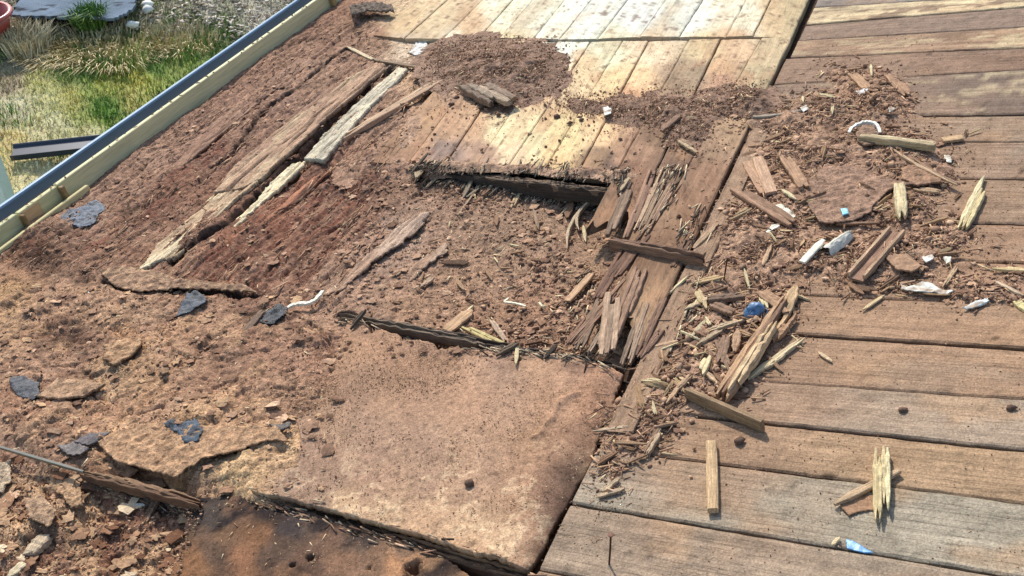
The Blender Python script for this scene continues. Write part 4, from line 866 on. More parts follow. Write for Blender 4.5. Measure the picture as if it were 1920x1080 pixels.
link('metal_channel', mesh_np('metal_channel', V, Fc, np.ones((len(V), 1))*alb((40,50,66))[None], M_metal), Matrix.Translation((g[0], g[1], .02)) @ Matrix.Rotation(ang, 4, 'Z') @ Matrix.Rotation(.2, 4, 'X'), label='dark blue grey metal channel lying on the lawn, half hidden by the gutter', cat='metal channel')
bpy.data.objects['metal_channel'].data.flip_normals()
pp = CAM + (RC @ np.array([-6-CX, CY-330, -F]))/np.linalg.norm([954, 210, F])*6.3
link('post', box_mesh('post', -.13, .035, -.05, .05, 0, pp[2]+.9, (206,226,236), M_metal, .006), Matrix.Translation((pp[0]+.0, pp[1], 0)), label='pale blue white post standing beyond the gutter at the left edge', cat='post')
for i, (x, y, l) in enumerate(((277, 9, 'upper one of the two white stones at the right end of the grey sheet'), (276, 17, 'lower one of the two white stones at the right end of the grey sheet'), (248, 45, 'flat whitish stone below the pointed corner of the grey sheet'))):
    g = gpt(x, y, .04); V, Fq = TB[i]; link('stone', mesh_np('stone', V*np.array([.07, .06, .05]), Fq, np.ones((len(V), 1))*alb((232,230,222))[None], M_white, True), Matrix.Translation((g[0], g[1], .04)), label=l, cat='stone')

# ------------------------------------------------------------------ rotten planks and beams
def thing_plank(pts, T, z, base, jag, seed, label, c2=(230,214,180), z1=None):
    q4 = [tuple(float(c) for c in uv(*p, z)) for p in pts]
    def f(u, v, t):
        c = alb(base)[None]*np.ones((len(u), 1)); g = fbm(u*90, v*7, 4, seed, .6); c = c*(1+.35*g)[:, None]
        k = sst(-.1, .35, fbm(u*12, v*3, 3, seed+3)); c = c*(1-k[:, None])+alb(c2)*k[:, None]
        k = sst(.25, .5, fbm(u*30, v*5, 3, seed+5))*.8; c = c*(1-k[:, None])+alb((96, 72, 58))*k[:, None]
        return detail(u, v, c, seed+8, .5, 1)
    return quad_plank(q4, T, z, f, M_split, 'rotten_plank', None, (jag, jag*.4), seed, .007, 14, .003, None, z1), label
def fin(t, cat='plank'): t[0]['label'] = t[1]; t[0]['category'] = cat; return t[0]
def old_patch(P, T, z, base, c2, seed, label, rag=.009, sp=.0055, dark=.5):
    def zf(u, v, sd): return .005*fbm(u*18, v*3, 3, seed)+.004*fbm(u*60, v*9, 3, seed+1)-.011*sst(.22, .5, fbm(u*45, v*2.0, 3, seed+2))+.006*fbm(u*2, v*1.2, 2, seed+3)
    def cf(u, v, sd):
        c = alb(base)[None]*np.ones((len(u), 1)); k = sst(-.2, .4, fbm(u*7, v*2.2, 3, seed+4)); c = c*(1-k[:, None])+alb(c2)*k[:, None]
        k = sst(.22, .5, fbm(u*45, v*2.0, 3, seed+2))*.8; c = c*(1-k[:, None])+alb((78, 62, 52))*k[:, None]
        k = sst(.2, .45, fbm(u*14, v*9, 3, seed+6))*dark; c = c*(1-k[:, None])+alb((150, 116, 92))*k[:, None]
        return detail(u, v, c, seed+8, .45, .9)
    me, (cu, cv) = patch('rotten_plank', upoly(P, z), sp, zf, cf, M_grain, rag, -T, seed=seed, ragf=26)
    return link('rotten_plank', me, frame(cu, cv, z), label=label, cat='plank')
old_patch([(400,362),(440,312),(520,246),(600,186),(660,142),(712,120),(722,128),(660,181),(600,231),(545,284),(490,334),(455,352)], .02, .009, (186,146,116), (206,176,138), 71, 'upper brown part of the long plank left of the black split', .004)
old_patch([(262,508),(296,458),(330,430),(398,364),(452,356),(486,338),(420,392),(372,440),(330,478),(296,490),(280,500)], .02, .008, (222,198,158), (200,164,128), 72, 'cream frayed lower part of the long plank left of the black split', .010)
old_patch([(572,296),(606,298),(642,256),(686,208),(742,154),(764,128),(748,125),(698,168),(648,212),(604,256)], .022, .008, (206,190,164), (226,208,176), 73, 'grey white cracked plank right of the long black split', .008, dark=.3)
old_patch([(384,468),(420,446),(470,396),(500,370),(560,320),(574,302),(548,306),(504,344),(482,374),(436,416)], .015, .005, (236,216,176), (226,200,156), 74, 'ragged cream sliver of plank above the dark red rot', .010, sp=.005, dark=.1)
old_patch([(420,452),(470,424),(530,378),(590,330),(620,318),(570,364),(510,404),(450,452),(424,466)], .01, -.001, (180,118,86), (160,104,78), 75, 'orange heartwood strip in the red rot', .010, sp=.006, dark=.5)
old_patch([(606,552),(650,508),(700,470),(740,432),(782,400),(806,394),(788,424),(750,456),(700,492),(640,546)], .006, -.006, (196,162,138), (176,138,112), 76, 'pinkish torn layer slanting through the left of the hollow', .014, sp=.006, dark=.3)
old_patch([(700,560),(740,520),(790,484),(836,456),(840,470),(800,500),(750,545),(716,572)], .006, -.024, (190,154,128), (170,132,106), 77, 'second pinkish torn layer lower in the hollow', .014, sp=.006, dark=.3)
old_patch([(300,520),(352,470),(380,452),(372,470),(420,460),(400,480),(340,520)], .006, .002, (150,112,86), (170,128,98), 78, 'dull brown torn layer below the frayed tip of the long plank', .012, sp=.006)
old_patch([(560,250),(612,196),(640,150),(600,172),(520,238),(470,290),(500,290)], .012, .008, (170,130,106), (150,112,90), 79, 'dusty brown strip on the gutter side of the long plank', .008, sp=.007)
old_patch([(320,330),(400,262),(500,180),(590,112),(560,110),(450,190),(340,272),(270,330),(240,362),(270,366)], .010, .006, (168,128,104), (150,110,88), 80, 'wide dusty brown strip near the new timber edge', .010, sp=.008)
piece('rotten_plank', (640,262), (836,146), 20, .020, (196,156,122), 'dull brown strip left of the bleached boards', 'plank', 3, (.3,.6), .4, col2=(214,178,140), z=.004)
piece('rotten_beam', (782,330), (1165,372), 20, .05, (92,76,64), 'charred broken beam under the front edge of the bleached boards', 'beam', 7, (.4,.6), .7, col2=(64,54,48), z=-.042, nseg=26)
piece('rotten_beam', (800,322), (1160,362), 12, .02, (128,104,84), 'frayed upper strip along the front edge of the bleached boards', 'beam', 5, (.3,.3), .9, col2=(84,68,58), z=-.016, nseg=30)
piece('rotten_beam', (640,596), (980,662), 13, .03, (84,70,60), 'grey black beam edge between the hollow and the big sheet, left half', 'beam', 5, (.2,.5), .5, col2=(126,106,88), z=-.006, nseg=26)
piece('rotten_beam', (900,652), (1168,694), 12, .03, (62,54,48), 'blackened beam edge between the hollow and the big sheet, right half', 'beam', 4, (.5,.4), .5, col2=(96,86,72), z=-.010, nseg=22)
piece('rotten_beam', (540,958), (1004,1092), 20, .03, (140,102,72), 'broken brown layers under the front edge of the big sheet', 'beam', 6, (.2,.4), .6, col2=(104,74,54), z=-.026, nseg=30)
piece('rotten_beam', (160,890), (385,948), 16, .03, (150,114,82), 'brown rotten edge running on from the grey metal strip', 'beam', 4, (.3,.2), .6, col2=(112,80,58), z=-.004, nseg=20)
piece('metal_strip', (4,840), (160,886), 5, .010, (104,100,86), 'thin grey green metal strip at the lower left', 'metal strip', 1, (.8,.6), .1, z=.016, mat=M_metal)
# trim board beside the upper planks, and the split ends
q4 = [(-.866, 1.60), (-.866, 3.14), (-.800, 1.60), (-.805, 3.14)]
quad_plank(q4, .006, .0075, rcol((152,130,114), 90, False), M_plank, seed=91, jag=(.03, .02), res=.013, ny=9)
SPL = [((1202,505),(1150,640),22,.018,(170,140,112),3),((1150,548),(1138,664),26,.012,(202,176,144),2),((1182,520),(1070,648),16,.014,(160,128,100),4),((1128,560),(1084,654),16,.012,(176,150,122),3),((1170,560),(1108,660),12,.012,(206,184,152),2),
 ((1212,570),(1172,684),18,.014,(176,154,128),4),((1244,560),(1192,676),14,.012,(150,120,96),3),((1100,600),(1066,644),12,.010,(140,108,86),2),((1184,342),(1142,442),15,.020,(160,138,112),1),((1226,322),(1178,448),18,.014,(176,140,112),3),((1250,318),(1196,436),15,.014,(206,180,144),4),
 ((1262,345),(1218,424),14,.012,(186,156,124),4),((1244,380),(1206,440),10,.008,(196,166,130),2),((1210,440),(1150,520),20,.012,(140,106,82),3),((1172,470),(1120,560),16,.012,(134,102,80),2),((1290,450),(1262,500),10,.008,(150,118,92),2),((1240,620),(1200,672),12,.01,(150,120,96),3)]
for i, (a, b, w_, T, c, k) in enumerate(SPL):
    zz = {0: .018, 1: .024, 4: .018, 5: .010}.get(i, .010 if a[1] > 460 else .014)
    lab = ['pale split strip rising from the crack below the long dark stick','broad pale splinter of plank with a small hole, standing out of the split plank end','brown torn strip along the left side of the split plank end','grey brown torn strip low on the left of the split plank end','thin whitish fibre between the two broad splinters of the split plank end','frayed grey fibres right of the black crack in the plank end','brown torn strip at the far right of the split plank end','shortest brown splinter at the lower left of the split plank end','narrow grey lath tilting along the right side of the hollow','brown frayed strip right of the narrow grey lath','cream frayed strip with dark cracks below the bleached boards','pale frayed strip with a torn top beside the long right plank','short light splinter above the long dark stick','dark brown torn strip just below the long dark stick','dark brown torn strip dipping into the hollow','small brown splinter at the long plank above the dark stick','small frayed splinter at the bottom of the split plank end'][i]
    c = (int(c[0]*.96), int(c[1]*.89), int(c[2]*.88))
    piece('splinter', a, b, w_*1.1, T*.8, c, lab, 'splinter', k+1, (.75,.55), .32, col2=tuple(int(x*.82) for x in c), z=zz, nseg=12, tilt=0)

# ------------------------------------------------------------------ single pieces lying about
LP = dict
W_ = [
 ('lath',(652,88),(700,112),6,.008,(214,190,150),'thin pale curved lath, far end, left of the oval mound',1,(.3,.8),.15,.0,None),
 ('lath',(698,111),(816,131),8,.010,(150,122,96),'thin dark brown lath pointing into the oval mound',1,(.8,.5),.15,.0,None),
 ('chunk',(868,160),(925,192),18,.030,(128,106,90),'left one of the two grey brown chunks in front of the oval mound',2,(.5,.6),.5,.0,(160,138,116)),
 ('chunk',(905,162),(960,190),22,.026,(146,120,100),'right one of the two grey brown chunks in front of the oval mound',2,(.7,.7),.4,.0,(176,150,124)),
 ('stick',(1148,455),(1322,490),15,.040,(140,104,82),'long dark brown stick lying across the right hand planks beside the hollow',3,(.8,.3),.3,.0,(120,86,68)),
 ('chip',(1274,263),(1308,284),12,.010,(196,166,128),'pale torn chip bridging the long dark gap between two planks',2,(.3,.5),.6,.0,(150,118,90)),
 ('chip',(1240,246),(1277,214),11,.010,(150,112,88),'narrow brown chip at the end of the ridge of crumbs',1,(.6,.2),.3,.0,None),
 ('twig',(1413,222),(1503,210),7,.010,(176,160,140),'grey twig at the right end of the ridge of crumbs',1,(.7,.3),.4,.06,None),
 ('stick',(1616,259),(1758,276),15,.024,(216,196,156),'thick pale sawn stick near the white curl',2,(.9,.95),.2,.0,(196,172,130)),
 ('chip',(1768,263),(1805,258),15,.010,(206,166,120),'short square orange chip at the right end of the pale sawn stick',1,(.9,.9),.15,.0,None),
 ('twig',(1664,276),(1792,348),8,.008,(160,124,96),'long bent brown twig slanting down from the pale sawn stick',2,(.3,.4),.4,.03,(196,160,124)),
 ('lath',(1400,304),(1434,362),17,.010,(196,150,116),'left one of the two flat orange brown laths lying together',1,(.9,.9),.08,.0,None),
 ('lath',(1421,297),(1446,362),19,.012,(204,160,126),'right one of the two flat orange brown laths lying together',1,(.9,.95),.08,.0,None),
 ('lath',(1376,352),(1486,420),20,.016,(168,126,98),'longer brown lath below the two flat laths, ending at the white torn bark',2,(.7,.5),.2,.0,(150,112,86)),
 ('lath',(1470,294),(1508,352),17,.014,(184,140,106),'ragged brown lath right of the two flat laths',2,(.5,.6),.4,.0,(160,120,90)),
 ('splinter',(1686,348),(1692,408),16,.022,(216,194,148),'pale pointed splinter wedged in the dark hollow of the brown flake',2,(.8,.2),.3,.0,(180,150,112)),
 ('splinter',(1852,332),(1804,428),17,.014,(236,216,166),'cream pointed splinter lying alone on clean boards at the right',3,(.4,.3),.35,.0,(222,198,142)),
 ('splinter',(1605,524),(1682,436),30,.008,(156,116,92),'grooved brown lath pointing up right from the middle of the debris',1,(.9,.9),.15,.0,None),
 ('board_end',(1288,738),(1432,800),10,.034,(150,120,88),'short brown board standing on its edge below the pile of splinters',1,(.9,.9),.06,.0,None),
 ('splinter',(1478,560),(1352,746),26,.024,(196,152,112),'longest heavy splinter, brown with a pale torn face, running down the splinter pile',3,(.3,.4),.4,.0,(140,104,80)),
 ('splinter',(1452,612),(1368,742),14,.026,(226,188,140),'pale torn face on the right side of the heaviest splinter',2,(.2,.4),.6,.0,(206,160,112)),
 ('splinter',(1492,538),(1472,590),17,.014,(206,168,122),'right arm of the brown V of splinters beside the blue cap',1,(.4,.7),.3,.0,None),
 ('splinter',(1428,548),(1480,586),20,.014,(160,120,90),'left arm of the brown V of splinters beside the blue cap',2,(.7,.7),.25,.0,(176,134,100)),
 ('splinter',(1486,590),(1450,640),18,.014,(206,166,118),'torn pale end under the brown V of splinters',3,(.5,.2),.6,.0,(170,128,94)),
 ('splinter',(1506,634),(1394,716),10,.010,(236,210,162),'long thin cream splinter with a forked end right of the heaviest splinter',2,(.15,.4),.4,.0,(214,182,132)),
 ('splinter',(1472,662),(1404,712),9,.010,(226,198,148),'shorter cream splinter under the long thin cream one',2,(.3,.3),.5,.0,(200,168,120)),
 ('splinter',(1284,580),(1338,556),9,.008,(214,184,144),'pale torn splinter up left of the blue cap',1,(.2,.7),.4,.0,None),
 ('stick',(1328,563),(1398,556),13,.014,(136,106,86),'dark brown stub left of the blue cap, upper one of two',2,(.8,.8),.3,.0,(150,118,94)),
 ('stick',(1334,572),(1376,588),14,.012,(150,114,90),'dark brown stub left of the blue cap, lower one of two',2,(.7,.6),.3,.0,None),
 ('splinter',(1330,620),(1398,598),8,.010,(206,176,136),'slim pale splinter with a dark side just below left of the blue cap',2,(.3,.4),.3,.0,(120,94,76)),
 ('splinter',(1304,648),(1352,620),9,.009,(170,140,110),'grey brown splinter below the slim pale one',2,(.3,.5),.4,.0,(196,166,130)),
 ('splinter',(1384,620),(1378,660),13,.012,(176,136,104),'stubby upright brown splinter left of the heaviest splinter',1,(.5,.3),.3,.0,None),
 ('splinter',(1362,632),(1350,682),14,.012,(150,116,92),'broad brown splinter two places left of the heaviest splinter',2,(.5,.3),.3,.0,(170,136,108)),
 ('splinter',(1344,640),(1372,700),10,.010,(142,110,88),'dark splinter crossing behind the broad brown one',2,(.4,.3),.4,.0,None),
 ('splinter',(1310,686),(1348,720),8,.008,(200,166,128),'pale splinter between the heaviest splinter and the board on edge',1,(.3,.4),.4,.0,None),
 ('splinter',(1296,704),(1262,738),8,.008,(176,140,108),'brown splinter above the left end of the board on edge',2,(.3,.3),.4,.0,None),
 ('splinter',(1292,702),(1250,756),7,.007,(200,158,118),'thin orange splinter left of the board on edge',1,(.2,.3),.4,.0,None),
 ('splinter',(1252,784),(1212,852),11,.010,(196,164,130),'forked pale splinter between the big sheet and the board on edge',3,(.2,.3),.6,.0,(160,126,98)),
 ('splinter',(1228,650),(1272,640),8,.008,(190,150,116),'short orange splinter on the plank edge left of the splinter pile',1,(.5,.4),.3,.0,None),
 ('lath',(1334,830),(1337,960),18,.014,(206,168,122),'straight tan lath lying alone on the grey board, with a nail hole',1,(.95,.95),.06,.0,None),
 ('splinter',(1653,842),(1654,976),24,.018,(234,216,164),'fibrous yellow splinter on the grey boards at the lower right',4,(.4,.15),.4,.0,(214,190,138)),
 ('splinter',(1566,946),(1684,884),12,.010,(206,170,130),'slim brown splinter underneath the fibrous yellow one',1,(.3,.7),.2,.0,None),
 ('chip',(836,622),(886,580),24,.010,(206,162,120),'broad leaf shaped tan chip standing in the hollow above the sheet',1,(.8,.15),.12,.0,None),
 ('splinter',(868,612),(962,656),10,.010,(222,200,130),'yellow splinter lying along the lower edge of the hollow',2,(.7,.2),.4,.0,(200,176,104)),
 ('splinter',(1064,566),(1110,514),13,.010,(206,162,122),'flat tan chip in the lower right of the hollow',1,(.9,.8),.1,.0,None),
 ('splinter',(920,598),(948,640),9,.008,(196,164,136),'torn pinkish splinter between the yellow one and the white strip',2,(.2,.4),.6,.0,None),
 ('splinter',(988,330),(962,392),14,.012,(176,144,112),'frayed tan splinter hanging over the edge into the hollow, near the middle',3,(.4,.3),.5,.0,(206,174,130)),
 ('root',(1098,374),(1050,466),9,.014,(170,138,112),'long bent root like splinter with a pale edge in the hollow',2,(.6,.2),.3,.10,(206,178,144)),
 ('twig',(912,330),(848,418),4,.005,(176,146,116),'very thin straight twig in the upper left of the hollow',1,(.5,.3),.3,.0,None),
 ('splinter',(812,520),(790,540),10,.008,(196,162,130),'small pinkish torn chip in the left of the hollow',2,(.3,.3),.5,.0,None),
 ('splinter',(1000,392),(1010,430),6,.006,(150,120,96),'thin upright splinter under the edge of the hollow',1,(.4,.2),.4,.0,None),
 ('scrap',(300,926),(268,984),12,.010,(150,112,84),'brown torn scrap hanging over the dark pocket at the lower left',2,(.6,.2),.6,.06,None),
 ('chip',(90,1004),(54,1040),26,.020,(206,178,144),'angular pale wood chip at the bottom left',1,(.7,.6),.3,.0,None),
 ('chip',(50,1054),(18,1082),16,.012,(222,200,160),'pale sliver at the very bottom left below the angular chip',1,(.5,.5),.3,.0,None),
 ('splinter',(245,948),(272,947),6,.006,(226,220,204),'small white splinter beside the dark pocket at the lower left',1,(.4,.3),.3,.0,None),
 ('scrap',(455,628),(492,584),14,.008,(130,102,84),'dark brown lifted scrap left of the black scrap with the white strip',2,(.3,.5),.5,.0,None),
 ('splinter',(1860,503),(1925,508),9,.008,(226,196,138),'yellow lath along the board edge at the right margin',2,(.2,.9),.3,.0,None),
 ('splinter',(1862,526),(1918,554),6,.006,(206,178,146),'thin pale splinter slanting down at the right margin',1,(.3,.3),.3,.0,None),
 ('splinter',(1905,566),(1932,584),12,.008,(222,204,140),'yellow green splinter cut by the right margin',2,(.4,.9),.4,.0,None),
 ('splinter',(1794,500),(1768,540),6,.006,(190,156,118),'slim forked splinter above the white peeled flakes',2,(.3,.2),.4,.0,None),
 ('splinter',(1618,581),(1658,554),6,.006,(222,190,140),'small straw coloured splinter below the grooved lath',1,(.3,.3),.3,.0,None),
 ('splinter',(1534,660),(1560,678),6,.005,(214,180,140),'tiny pale splinter alone on the board right of the long cream one',1,(.3,.4),.3,.0,None),
 ('splinter',(1560,1022),(1574,1008),6,.005,(222,196,150),'tiny pale splinter beside the blue triangle',1,(.4,.4),.3,.0,None),
 ('splinter',(1600,140),(1626,166),15,.010,(186,142,104),'square ended brown chip at the top of the debris on the right',1,(.9,.9),.1,.0,None),
 ('splinter',(1668,140),(1700,178),15,.010,(176,132,98),'long brown chip at the upper right corner of the debris',2,(.8,.3),.3,.0,None),
 ('splinter',(1130,922),(1160,898),8,.007,(206,176,140),'pale stub crossing another near the curled edge of the big sheet',1,(.4,.5),.4,.0,None),
 ('splinter',(1122,932),(1172,916),7,.007,(196,164,130),'lower pale stub near the curled edge of the big sheet',1,(.5,.4),.4,.0,None),
 ('splinter',(1112,808),(1178,800),6,.006,(200,170,136),'thin pale splinter lying over the edge of the big sheet',2,(.3,.4),.5,.0,None),
 ('splinter',(1570,420),(1648,418),6,.007,(150,112,86),'thin straight brown stick right below the small light blue chip',1,(.6,.5),.2,.0,None),
 ('splinter',(1715,354),(1762,360),9,.008,(206,168,126),'pale splinter right of the dark hollow of the brown flake',2,(.6,.2),.3,.0,None),
 ('splinter',(1300,466),(1346,420),9,.008,(186,150,116),'slim tan splinter above the right end of the long dark stick',1,(.7,.3),.3,.0,None),
 ('splinter',(1430,498),(1446,460),7,.006,(196,156,118),'small tan splinter right of the upright nail',1,(.4,.3),.3,.0,None),
]
for (nm, a, b, w_, T, c, lab, k, tp, rg, bd, c2) in W_:
    nm2 = nm if nm not in ('root', 'board_end') else {'root': 'splinter', 'board_end': 'board_offcut'}[nm]
    cat = {'twig': 'twig', 'lath': 'lath', 'chip': 'wood chip', 'chunk': 'wood chunk', 'stick': 'stick', 'board_end': 'board offcut', 'scrap': 'wood scrap'}.get(nm, 'splinter')
    piece(nm2, a, b, w_, T, c, lab, cat, k, tp, rg, bd, c2, nseg=12 if k > 1 else 9, lift=.004 if w_ > 12 else .002)

poly_piece('wood_flake', [(1520,335),(1545,314),(1600,312),(1655,334),(1716,346),(1690,350),(1662,362),(1640,384),(1632,400),(1600,414),(1560,420),(1536,418),(1516,388),(1512,358)], .004, (166,128,104), 'large flat brown flake in the middle of the right hand debris', 'wood flake', lift=.005, crump=.004, col2=(156,120,98), seed=1)
poly_piece('wood_flake', [(1690,318),(1730,308),(1758,326),(1766,344),(1720,350),(1690,338)], .006, (166,126,98), 'rounded brown flake touching the right end of the largest flake', 'wood flake', lift=.008, crump=.003, seed=2)
poly_piece('wood_flake', [(1606,250),(1618,238),(1636,238),(1648,252),(1642,270),(1620,276),(1606,266)], .006, (150,118,96), 'round brown disc below the white curl', 'wood flake', lift=.016, crump=.002, seed=3)
poly_piece('wood_flake', [(1576,944),(1600,928),(1640,930),(1642,958),(1612,960),(1592,970),(1574,954)], .003, (166,126,96), 'flat brown flake under the fibrous yellow splinter', 'wood flake', crump=.002, seed=4)
poly_piece('wood_flake', [(1656,480),(1700,478),(1730,500),(1712,512),(1680,508)], .005, (168,130,102), 'brown flake right of the grooved lath', 'wood flake', lift=.010, crump=.003, seed=5)
poly_piece('wood_flake', [(660,30),(690,22),(740,24),(736,12),(690,6),(655,14)], .010, (130,112,98), 'grey brown flake lifted over a black gap at the top left of the boards', 'wood flake', lift=.035, crump=.012, seed=6)
poly_piece('wood_flake', [(186,508),(230,500),(300,510),(330,524),(380,528),(460,536),(482,548),(400,544),(330,541),(262,548),(215,538)], .004, (158,122,96), 'long thin layer lifted over a black gap in the middle left', 'wood flake', lift=.008, crump=.007, seed=7, col2=(190,150,116))
poly_piece('wood_flake', [(184,832),(215,812),(290,790),(360,800),(420,800),(520,800),(542,828),(500,826),(440,848),(380,862),(345,884),(334,896),(262,878),(215,864)], .004, (192,148,110), 'wide tan layer with a torn dark rim behind the big sheet', 'wood flake', lift=.004, crump=.006, seed=8, col2=(174,132,98))
poly_piece('wood_flake', [(196,650),(240,636),(266,634),(264,654),(240,672),(214,686),(194,676)], .006, (188,146,108), 'orange tan torn flake lifted among the flaking boards', 'wood flake', lift=.010, crump=.007, seed=9, rag=.014, ragf=22, col2=(166,124,90))
poly_piece('wood_flake', [(72,746),(110,712),(170,716),(200,724),(160,744),(112,752)], .008, (180,140,108), 'grey tan layer right of the slate piece at the left margin', 'wood flake', lift=.014, crump=.005, seed=10)
poly_piece('wood_flake', [(110,880),(150,905),(158,950),(132,952),(118,930),(100,920)], .004, (200,156,116), 'pale orange torn scrap at the lower left, upper one', 'wood flake', lift=.010, crump=.008, seed=11)
poly_piece('wood_flake', [(46,936),(80,930),(108,960),(92,988),(54,972)], .004, (184,146,114), 'pinkish torn scrap at the lower left, below the pale orange one', 'wood flake', lift=.010, crump=.008, seed=12)
poly_piece('wood_flake', [(0,870),(20,862),(22,900),(6,925),(-20,930)], .004, (200,172,142), 'whitish peeled scrap cut by the left margin', 'wood flake', lift=.010, crump=.008, seed=13)
poly_piece('wood_flake', [(110,920),(140,906),(150,930),(126,945)], .004, (206,180,146), 'small pale scrap between the two larger torn scraps', 'wood flake', lift=.006, crump=.006, seed=14)
poly_piece('wood_flake', [(186,848),(230,868),(262,884),(240,900),(196,880)], .005, (168,128,96), 'dull brown layer below the wide tan one', 'wood flake', lift=.004, crump=.006, seed=15)
# scraps of black felt
FEL = [([(112,410),(124,396),(150,390),(160,386),(166,378),(184,378),(198,386),(196,396),(186,402),(180,416),(166,424),(148,428),(134,420)], (84,96,116), 'blue black felt scrap near the new timber edge', (44,50,62)),
 ([(330,594),(340,572),(352,550),(372,548),(388,560),(384,572),(366,580),(352,588)], (58,68,84), 'pointed black felt scrap under the lifted layer', (30,34,42)),
 ([(488,604),(500,584),(518,572),(540,576),(534,594),(516,606),(498,612)], (34,40,50), 'crumpled jet black felt scrap at the end of the white strip', (20,22,28)),
 ([(308,798),(322,790),(340,796),(352,784),(370,788),(382,806),(374,826),(356,834),(340,826),(332,810),(320,806)], (60,78,98), 'glossy blue black felt scrap on the wide tan layer', (34,42,54)),
 ([(18,712),(40,704),(74,718),(76,742),(60,752),(34,742),(22,728)], (70,70,78), 'slate grey felt scrap at the left margin', (50,50,58)),
 ([(138,830),(160,816),(206,812),(196,824),(170,836),(150,834)], (104,86,86), 'purple grey curled felt scrap above the metal strip', (70,58,60)),
 ([(108,838),(140,830),(168,842),(150,856),(124,852)], (124,108,102), 'flat grey brown felt scrap just above the metal strip', (96,84,80)),
 ([(504,798),(520,796),(546,794),(544,804),(524,810)], (104,88,76), 'small dark curled felt scrap at the left edge of the big sheet', (60,50,46))]
for i, (P, c, l, c2) in enumerate(FEL):
    poly_piece('felt_scrap', P, .004, c, l, 'roofing felt', lift=.006, crump=.010 if i in (2, 3) else .007, mat=M_felt, col2=c2, seed=20+i, rag=.004)
WH = [([(1130,202),(1140,200),(1148,206),(1146,216),(1134,218)], (218,220,214), 'small white flake on the ridge of crumbs'),
 ([(768,100),(780,80),(798,76),(804,88),(794,100),(778,104)], (206,206,200), 'grey white flake behind the oval mound'),
 ([(1436,436),(1446,422),(1462,420),(1464,426),(1448,434),(1442,442)], (232,230,214), 'small white torn scrap at the left of the debris'),
 ([(1450,386),(1462,384),(1480,392),(1492,406),(1480,418),(1466,404),(1454,398)], (226,216,190), 'white edged torn bark at the lower end of the brown lath'),
 ([(1728,484),(1748,478),(1752,486),(1736,494)], (230,224,214), 'left one of the two small white scraps right of the grooved lath'),
 ([(1768,484),(1782,484),(1784,492),(1774,496)], (222,214,196), 'right one of the two small white scraps right of the grooved lath'),
 ([(1688,530),(1700,540),(1730,530),(1750,532),(1764,544),(1790,546),(1776,553),(1740,550),(1716,548),(1690,544)], (224,220,208), 'long white peeled flake on the clean board edge at the right'),
 ([(1804,578),(1830,566),(1852,560),(1856,566),(1834,576),(1812,582)], (212,222,226), 'silvery white sliver below right of the long white peeled flake'),
 ([(1604,174),(1614,168),(1628,168),(1626,174),(1612,180)], (236,238,240), 'tiny white scrap at the top of the right hand debris'),
 ([(1664,204),(1676,202),(1680,206),(1668,210)], (226,226,224), 'tiny grey white scrap below the long brown chip'),
 ([(166,548),(172,550),(174,560),(168,560)], (240,234,220), 'tiny white chip on bare dusty boards in the middle left'),
 ([(1770,292),(1784,296),(1784,306),(1774,304)], (226,222,206), 'small white scrap near the end of the long bent twig'),
 ([(1500,202),(1512,198),(1518,206),(1506,210)], (226,224,214), 'small white scrap at the tip of the grey twig')]
for i, (P, c, l) in enumerate(WH):
    poly_piece('white_scrap', P, .003, c, l, 'white scrap', lift=.008, crump=.005, mat=M_white, seed=40+i, sp=.003, rag=.004, col2=(176,152,130))
def arc_strip(name, P, w_, T, col, label, cat, z, mat=None, hgt=0., seed=3):
    """bent strip along a path, standing on the roof; w_ metres high or wide"""
    a = np.array([uv(x, y, z) for x, y in P]); n = 26; t = np.linspace(0, len(a)-1, n); i0 = np.clip(np.floor(t).astype(int), 0, len(a)-2); fr = (t-i0)[:, None]
    pr_ = lambda k: a[np.clip(k, 0, len(a)-1)]
    C = .5*((2*pr_(i0))+(-pr_(i0-1)+pr_(i0+1))*fr+(2*pr_(i0-1)-5*pr_(i0)+4*pr_(i0+1)-pr_(i0+2))*fr**2+(-pr_(i0-1)+3*pr_(i0)-3*pr_(i0+1)+pr_(i0+2))*fr**3)
    tg = np.gradient(C, axis=0); tg /= np.linalg.norm(tg, axis=1)[:, None]; nn = np.stack([-tg[:, 1], tg[:, 0]], 1); c = C.mean(0); V = []; r = random.Random(seed)
    for i in range(n):
        s = i/(n-1); ww = w_*(.6+.4*math.sin(math.pi*min(1, max(0, s))))*(1+.25*r.uniform(-1, 1)); h = hgt*math.sin(math.pi*s)
        for (q, y) in ((-1, 0), (1, 0), (1, 1), (-1, 1)): V.append((C[i, 0]-c[0]+nn[i, 0]*q*T/2, C[i, 1]-c[1]+nn[i, 1]*q*T/2, h+y*ww))
    Fc = [(i*4+j, i*4+(j+1) % 4, i*4+4+(j+1) % 4, i*4+4+j) for i in range(n-1) for j in range(4)]+[(3, 2, 1, 0), tuple(n*4-4+j for j in range(4))]
    return link(name, mesh_np(name, V, Fc, np.ones((len(V), 1))*alb(col)[None]*np.random.RandomState(seed).uniform(.85, 1.1, (len(V), 1)), mat or M_white), frame(c[0], c[1], z), label=label, cat=cat)
arc_strip('white_curl', [(1592,250),(1600,240),(1618,233),(1636,233),(1646,240),(1650,250)], .010, .009, (240,234,222), 'white curled strip arched over a round brown disc', 'bark curl', .022)
arc_strip('white_strip', [(540,578),(556,572),(580,570),(596,560),(606,546)], .008, .012, (232,222,200), 'white bent strip leading out of the jet black felt scrap', 'bark strip', .014, seed=5)
arc_strip('white_strip', [(954,560),(947,568),(964,570),(986,575)], .006, .006, (240,222,190), 'cream hook shaped strip in the hollow', 'bark strip', -.036, seed=6)
arc_strip('white_strip', [(1011,568),(1018,576),(1024,574)], .006, .006, (236,224,180), 'tiny cream hook right of the hook shaped strip', 'bark strip', -.036, seed=7)
